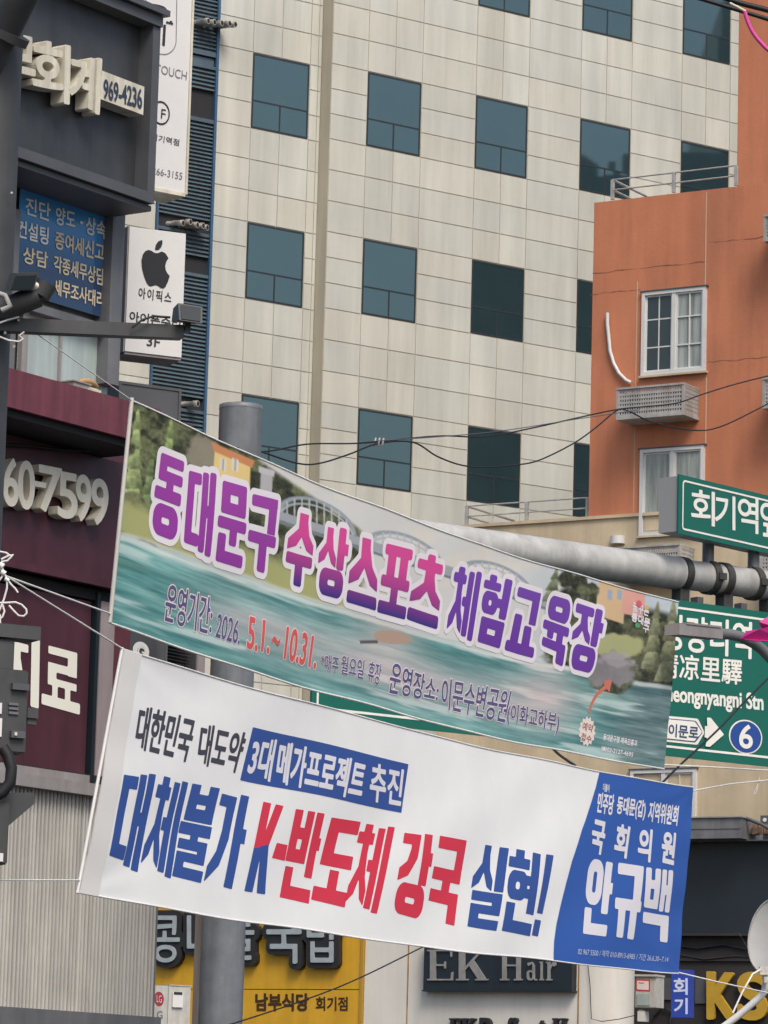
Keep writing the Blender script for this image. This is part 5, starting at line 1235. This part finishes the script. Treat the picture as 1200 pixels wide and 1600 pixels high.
# ================================================================== CCTV pole at the left edge
PY = 14.6
pr_ = .115; pxr = at(22, 400, PY); pc = np.array([pxr[0]-pr_, PY, 0])
pole = thing('camera_pole', 'dark grey street camera pole at the left edge with cabinets and banner cords', 'pole', (pc[0], pc[1], 0))
a = Acc(); a.tube([(pc[0], pc[1], 0), (pc[0], pc[1], at(0, -400, PY)[2])], [pr_*1.02, pr_*.98], 32); a.build('shaft', M['cctv'], pole)
a = Acc(); a.tube([at(-30, 110, PY-.1), at(62, -70, PY-.35)], .075, 24); a.tube([at(8, 60, PY-.17), at(14, 48, PY-.18)], .09, 24); a.build('upper_arm', M['cctv'], pole)
a = Acc(); p0, p1 = at(-10, 508, PY-.13), at(284, 520, PY+.12); md = (p0+p1)/2; e = (p1-p0)/2; en = e/np.linalg.norm(e)
si = np.cross(en, [0, 0, 1.]); a.obox(md, e, si*.03, np.array([0, 0, .026])); a.build('arm', M['cctv'], pole)
a = Acc(); a.tube([at(18, 300, PY-.1), at(18, 303, PY-.1)], .006, 6)
for x, y in ((29, 60), (12, 78), (29, 500), (8, 520), (22, 541)): a.tube([at(x, y, PY-.16), at(x, y, PY-.11)], .006, 8)
a.build('bolt', M['steel'], pole)
t = thing('floodlight', 'black box floodlight on the tip of the horizontal pole arm', 'floodlight', at(290, 512, PY+.12))
a = Acc(); c0 = at(291, 492, PY+.10); ux = np.array([.93, .37, 0]); uy = np.array([-.37, .93, 0])
v = [c0+ux*x+uy*y+np.array([0, 0, z]) for x, y, z in ((-.055, -.08, -.042), (.04, -.08, -.045), (.055, .06, -.02), (-.04, .06, -.02), (-.055, -.06, .03), (.045, -.06, .026), (.055, .06, .03), (-.035, .06, .034))]
a.add(v, [(0, 3, 2, 1), (4, 5, 6, 7), (0, 1, 5, 4), (1, 2, 6, 5), (2, 3, 7, 6), (3, 0, 4, 7)]); a.build('housing', M['cctv'], t)
a = Acc(); cf = (v[0]+v[1]+v[4]+v[5])/4; a.add([cf+(p-cf)*.82-uy*.004 for p in (v[0], v[1], v[5], v[4])], [(0, 1, 2, 3)]); a.build('lens', M['glassdark'], t)
a = Acc(); a.obox(at(292, 510, PY+.11), ux*.012, uy*.012, np.array([0, 0, .022])); a.build('bracket', M['cctv'], t)
t_ = Acc(); t_.tube([at(266, 496, PY+.05), at(240, 494, PY+.03), at(222, 500, PY), at(206, 512, PY)], .005, 6); tag(t_.build('lamp_cable', M['cable']), 'short black cable from the arm to the black box floodlight', 'cable')
t = thing('floodlight', 'dark square floodlight with shiny edge close to the camera pole', 'floodlight', at(40, 460, PY-.2))
a = Acc(); c0 = at(34, 440, PY-.25); ux = np.array([.9, .3, .12]); uz = np.array([.28, -.1, .9]); uy = np.cross(uz, ux)
a.obox(c0, ux*.050, uy*.045, uz*.038); a.build('housing', M['cctv'], t)
a = Acc(); a.tube([c0+ux*.052-uz*.02, c0+ux*.09-uz*.03], .022, 14); a.tube([c0+ux*.095-uz*.03, c0+ux*.1-uz*.03], .012, 10); a.build('knuckle', M['steel'], t)
a = Acc(); a.obox(c0-uy*.046-uz*.004, ux*.044, uy*.002, uz*.03); a.build('lens', M['glassdark'], t)
a = Acc(); a.tube([at(-10, 487, PY-.16), at(20, 478, PY-.2), at(60, 462, PY-.2)], .045, 14); a.tube([at(60, 462, PY-.2), at(70, 442, PY-.2)], [.045, .05], 14); a.build('stub_arm', M['cctv'], t)
a = Acc(); a.tube([at(-10, 456, PY-.3), at(8, 462, PY-.3), at(16, 478, PY-.3), at(2, 485, PY-.3)], .011, 10); a.build('bracket', M['tray'], t)
# cabinets
XP = Plane(20, 1100, PY-.25, 28)
def cab(name, label, px, n0, n1, extra=None):
    t = thing(name, label, 'cabinet', XP.P(XP.st(px[0], px[3])[0], XP.st(px[0], px[3])[1], 0))
    a = Acc(); u0, u1, z0, z1 = XP.rect(*px, n=n1); a.box(XP, u0, u1, z0, z1, n0, n1); o = a.build('casing', M['cctv'], t); 
    bm = bmesh.new(); bm.from_mesh(o.data); bmesh.ops.remove_doubles(bm, verts=bm.verts, dist=1e-5); bmesh.ops.bevel(bm, geom=bm.edges[:], offset=.006, segments=2, affect='EDGES'); bm.to_mesh(o.data); bm.free()
    return t
t = cab('equipment_box', 'dark hooded equipment box on the camera pole in front of a white letter', (-30, 998, 23, 1046), -.14, -.05)
a = Acc(); a.pbox(XP, (-30, 975, 64, 996), -.15, -.035); a.build('hood', M['cctv'], t)
t = cab('switch_cabinet', 'dark grey switch cabinet with two latches on the left pole', (-40, 1044, 43, 1175), -.06, .02)
for k, (x0, y0, x1, y1) in enumerate(((20, 1068, 46, 1078), (18, 1142, 40, 1153))):
    a = Acc(); a.pbox(XP, (x0, y0, x1, y1), .02, .04); a.build('latch', M['charcoal'], t)
a = Acc()
for y in (1098, 1105, 1112): a.pbox(XP, (14, y, 29, y+4), .02, .028)
a.build('vent_slot', M['grey'], t)
a = Acc(); a.pbox(XP, (23, 1144, 27, 1149), .04, .045); a.build('key_disc', M['steel'], t)
a = Acc(); a.pbox(XP, (43, 1106, 60, 1122), -.05, -.02); a.pbox(XP, (43, 1118, 57, 1132), -.06, -.03); a.build('side_bracket', M['cctv'], t)
a = Acc(); a.pbox(XP, (-4, 1098, 3, 1115), .02, .026); a.pbox(XP, (-4, 1122, 3, 1151), .02, .026); a.build('label_plate', M['white'], t)
t = cab('lower_cabinet', 'dark narrow cabinet lowest on the left pole beside the ribbed cladding', (-60, 1251, 14, 1349), -.1, .02)
a = Acc(); a.pbox(XP, (-4, 1333, 5, 1346), .02, .026); a.build('label_plate', M['white'], t)
a = Acc(); u_ = [XP.st(x, y) for x, y in ((-30, 1238), (56, 1238), (56, 1256), (14, 1292), (-30, 1300))]
v = [XP.P(*q, n) for n in (-.12, -.02) for q in u_]; a.add(v, [(0, 1, 2, 3, 4), (9, 8, 7, 6, 5)]+[(i, i+5, (i+1) % 5+5, (i+1) % 5) for i in range(5)])
tag(a.build('shelf_bracket', M['cctv']), 'dark wedge shaped shelf bracket on the left pole over the ribbed cladding', 'bracket')
a = Acc(); a.tube([at(x, y, PY-.3) for x, y in ((4, 1168), (12, 1180), (18, 1200), (16, 1222), (4, 1238), (-12, 1246))], .022, 12); tag(a.build('conduit_hose', M['cable']), 'thick black conduit hose curving under the switch cabinet', 'hose')

# ================================================================== cords and cables
def line(name, pts, rad, m_, label, cat, smooth=True, seg=6):
    P = [np.array(p, float) for p in pts]
    if smooth and len(P) > 2:
        out = []
        for i in range(len(P)-1):
            p0, p1, p2, p3 = P[max(i-1, 0)], P[i], P[i+1], P[min(i+2, len(P)-1)]
            for k in range(6):
                t = k/6; out.append(.5*((2*p1)+(-p0+p2)*t+(2*p0-5*p1+4*p2-p3)*t*t+(-p0+3*p1-3*p2+p3)*t**3))
        P = out+[P[-1]]
    a = Acc(); a.tube(P, rad, seg); return tag(a.build(name, m_), label, cat)
tl1, bl1, tr1, br1 = B1.P(0, 0), B1.P(0, 1), B1.P(1, 0), B1.P(1, 1)
tl2, bl2, tr2, br2 = B2.P(0, 0), B2.P(0, 1), B2.P(1, 0), B2.P(1, 1)
kn = at(9, 900, PY-.14)
line('tie_cord', [at(58, 522, PY-.04), tl1], .0022, M['rope'], 'thin white cord from the lamp arm to the upper banner corner', 'cord', False)
line('tie_cord', [kn, B1.P(0, .96)], .0036, M['rope'], 'white cord from the pole knot to the lower left corner of the picture banner', 'cord', False)
line('tie_cord', [kn, tl2], .0036, M['rope'], 'white cord from the pole knot to the top left corner of the white banner', 'cord', False)
line('tie_cord', [at(-8, 1375, PY-.1), B2.P(0, .95)], .0036, M['rope'], 'white cord across the ribbed cladding to the lower left corner of the white banner', 'cord', False)
line('tie_cord', [br1*.0+B1.P(1, .975), at(1120, 1199, 20.9), at(1186, 1203, 21.6), at(1230, 1205, 22)], .0045, M['rope'], 'white cord from the picture banner running right under the large green sign', 'cord', False)
line('tie_cord', [B2.P(1, .02), at(1140, 1225, 21.2), at(1230, 1216, 22)], .0042, M['rope'], 'white cord rising right from the top of the blue banner panel', 'cord', False)
line('tie_cord', [B2.P(1, .995), at(1120, 1534, 21), at(1230, 1558, 22)], .0042, M['rope'], 'white cord falling right from the bottom of the blue banner panel', 'cord', False)
line('cord_tail', [at(1187, 1214, 21.6), at(1184, 1228, 21.6), at(1181, 1240, 21.6), at(1178, 1238, 21.6), at(1181, 1232, 21.6), at(1186, 1220, 21.6)], .0022, M['rope'], 'small curled cord end hanging at the right above the tan wall', 'cord')
a = Acc()
for pts in (((0, 862), (10, 864), (18, 870), (21, 866)), ((2, 874), (14, 868), (19, 868)), ((2, 878), (12, 876), (19, 869)), ((-4, 882), (3, 886), (6, 894), (11, 906), (11, 918), (7, 934), (0, 952), (-4, 958)), ((10, 904), (18, 914), (24, 920), (28, 926)), ((-4, 942), (8, 942), (24, 941), (34, 945), (41, 952), (42, 958), (37, 963), (29, 962), (22, 955), (14, 946)), ((4, 945), (7, 955), (4, 964), (-2, 968)), ((-6, 886), (2, 890), (4, 900), (-2, 908))):
    P = [at(x, y, PY-.16) for x, y in pts]; a.tube(P, .0042, 6)
for r, (x, y) in ((.013, (2, 884)), (.011, (5, 895)), (.008, (11, 906))): a.tube([at(x-3, y-2, PY-.16), at(x+3, y+2, PY-.16)], r, 8)
a.tube([at(0, 960, PY-.16), at(1, 1000, PY-.16), at(0, 1030, PY-.16)], .004, 6)
tag(a.build('cord_knot', M['rope']), 'tangle of knotted white cord tied round the left pole', 'cord')
a = Acc()
for y0, x1 in ((518, 40), (526, 38)): pass
a.tube([at(-4, 506, PY-.2), at(12, 500, PY-.2), at(30, 495, PY-.2)], .004, 6); a.tube([at(-4, 525, PY-.2), at(14, 532, PY-.2), at(30, 534, PY-.2), at(36, 529, PY-.2), at(30, 524, PY-.2), at(38, 519, PY-.2)], .004, 6)
tag(a.build('cord_wrap', M['rope']), 'white cord wound on the base of the lamp arm', 'cord')
W1 = [(362, 699), (380, 707), (426, 704), (480, 694), (549, 693), (595, 690), (630, 686), (691, 681), (760, 682), (840, 667), (897, 654), (963, 640), (1000, 636), (1056, 630), (1098, 616), (1150, 600), (1230, 580)]
W2c = [(362, 700), (392, 700), (415, 708), (465, 724), (499, 724), (545, 710), (591, 693), (645, 691), (683, 713), (722, 727), (760, 730), (800, 727), (840, 720), (894, 694), (930, 669), (963, 642), (981, 642), (1020, 660), (1080, 672), (1125, 667), (1194, 634), (1230, 615)]
dep = lambda x: 25.75+(x-362)*.012
line('aerial_cable', [at(x, y, dep(x)) for x, y in W1], .0065, M['cable'], 'thin black cable from the grey pole sagging across the cream tower, upper strand', 'cable')
line('aerial_cable', [at(x, y, dep(x)-.02) for x, y in W2c], .0065, M['cable'], 'thin black cable from the grey pole with the deepest loops, lower strand', 'cable')
line('aerial_cable', [at(560, 691, 28), at(760, 676, 30), at(900, 655, 32), at(1000, 640, 33)], .004, M['charcoal'], 'faint grey wire just above the black strands before the tower', 'cable')
a = Acc(); p = at(591, 691, dep(591)-.02)
for k in range(3): a.tube([p+np.array([-.03+.03*k, 0, -.03]), p+np.array([-.025+.03*k, -.02, 0]), p+np.array([-.02+.03*k, 0, .03])], .008, 6)
tag(a.build('cable_clip', M['tray']), 'small pale clip binding the two black cables before the tower', 'clip')
line('power_cable', [at(1040, -18, 20), at(1108, 2, 20), at(1200, 30, 20), at(1260, 50, 20)], .012, M['cable'], 'thick black cable crossing the top right corner, lower one', 'cable')
line('power_cable', [at(1060, -30, 20.2), at(1148, 2, 20.2), at(1200, 16, 20.2), at(1260, 36, 20.2)], .016, M['cable'], 'thick black cable crossing the top right corner, upper one', 'cable')
line('pink_tube', [at(1164, 18, 19.9), at(1167, 30, 19.9), at(1176, 50, 19.9), at(1190, 68, 19.9), at(1206, 82, 19.9), at(1230, 92, 19.9)], .011, M['pink'], 'bright pink tube hanging from the cables at the top right', 'tube', seg=10)
line('wrapped_joint', [at(1140, 5, 19.95), at(1152, 11, 19.95), at(1165, 18, 19.95)], .008, M['ivory'], 'pale taped joint on the thick cable at the top right', 'cable joint')
line('stay_cable', [at(1030, 1228, 21.2), at(1062, 1196, 21.4), at(1120, 1142, 21.8), at(1160, 1100, 22), at(1230, 1030, 22.4)], .006, M['cable'], 'black cable slanting up over the large green sign to the right', 'cable')
line('hanging_wire', [at(838, 1148, 23), at(858, 1164, 23), at(875, 1180, 23), at(900, 1197, 23)], .009, M['cable'], 'short black cable hanging between the two banners', 'cable')
line('thin_wire', [at(330, 1606, 24), at(378, 1595, 24), at(530, 1542, 25), at(664, 1478, 26), at(760, 1430, 27)], .005, M['cable'], 'thin black wire rising over the yellow eatery sign', 'cable')
line('eave_wire', [LP.P(*LP.st(x, y, .05), .05) for x, y in ((5, 694), (60, 698), (100, 703), (150, 704), (190, 700))], .012, M['cable'], 'black wires sagging along the shadow under the burgundy canopy', 'cable')
# camera on a bracket, tied with a magenta ribbon
t = thing('street_camera', 'grey street camera on a curved tube before the large green sign', 'camera', at(1100, 990, 20.6))
a = Acc(); e = (at(1118, 991, 20.7)-at(1050, 984, 20.4))/2; md = (at(1118, 991, 20.7)+at(1050, 984, 20.4))/2; en = e/np.linalg.norm(e); si = np.cross(en, [0, 0, 1.])
a.obox(md, e, si*.05, np.array([0, 0, .029])); a.obox(md+en*.02+np.array([0, 0, .035]), e*.8, si*.055, np.array([0, 0, .005])); a.build('housing', M['lightgrey'], t)
a = Acc(); a.tube([at(1114, 990, 20.7), at(1140, 991, 20.75), at(1158, 995, 20.8), at(1176, 1004, 20.8), at(1190, 1014, 20.85), at(1215, 1040, 20.9)], .03, 14); a.build('tube_arm', M['grey'], t)
a = Acc(); 
for pts in ([(1157, 998), (1167, 986), (1186, 983), (1215, 975), (1230, 1002), (1180, 1001)], [(1186, 972), (1202, 962), (1230, 955), (1230, 985), (1191, 981)]):
    F = [at(x, y, 20.62+.03*math.sin(i*2.)) for i, (x, y) in enumerate(pts)]; Bk = [p+np.array([0, .03, 0]) for p in F]; n_ = len(F)
    a.add(F+Bk, [tuple(range(n_))[::-1], tuple(range(n_, 2*n_))]+[(i, (i+1) % n_, (i+1) % n_+n_, i+n_) for i in range(n_)])
tag(a.build('ribbon', M['magenta']), 'torn magenta ribbon flapping beside the grey street camera', 'ribbon')
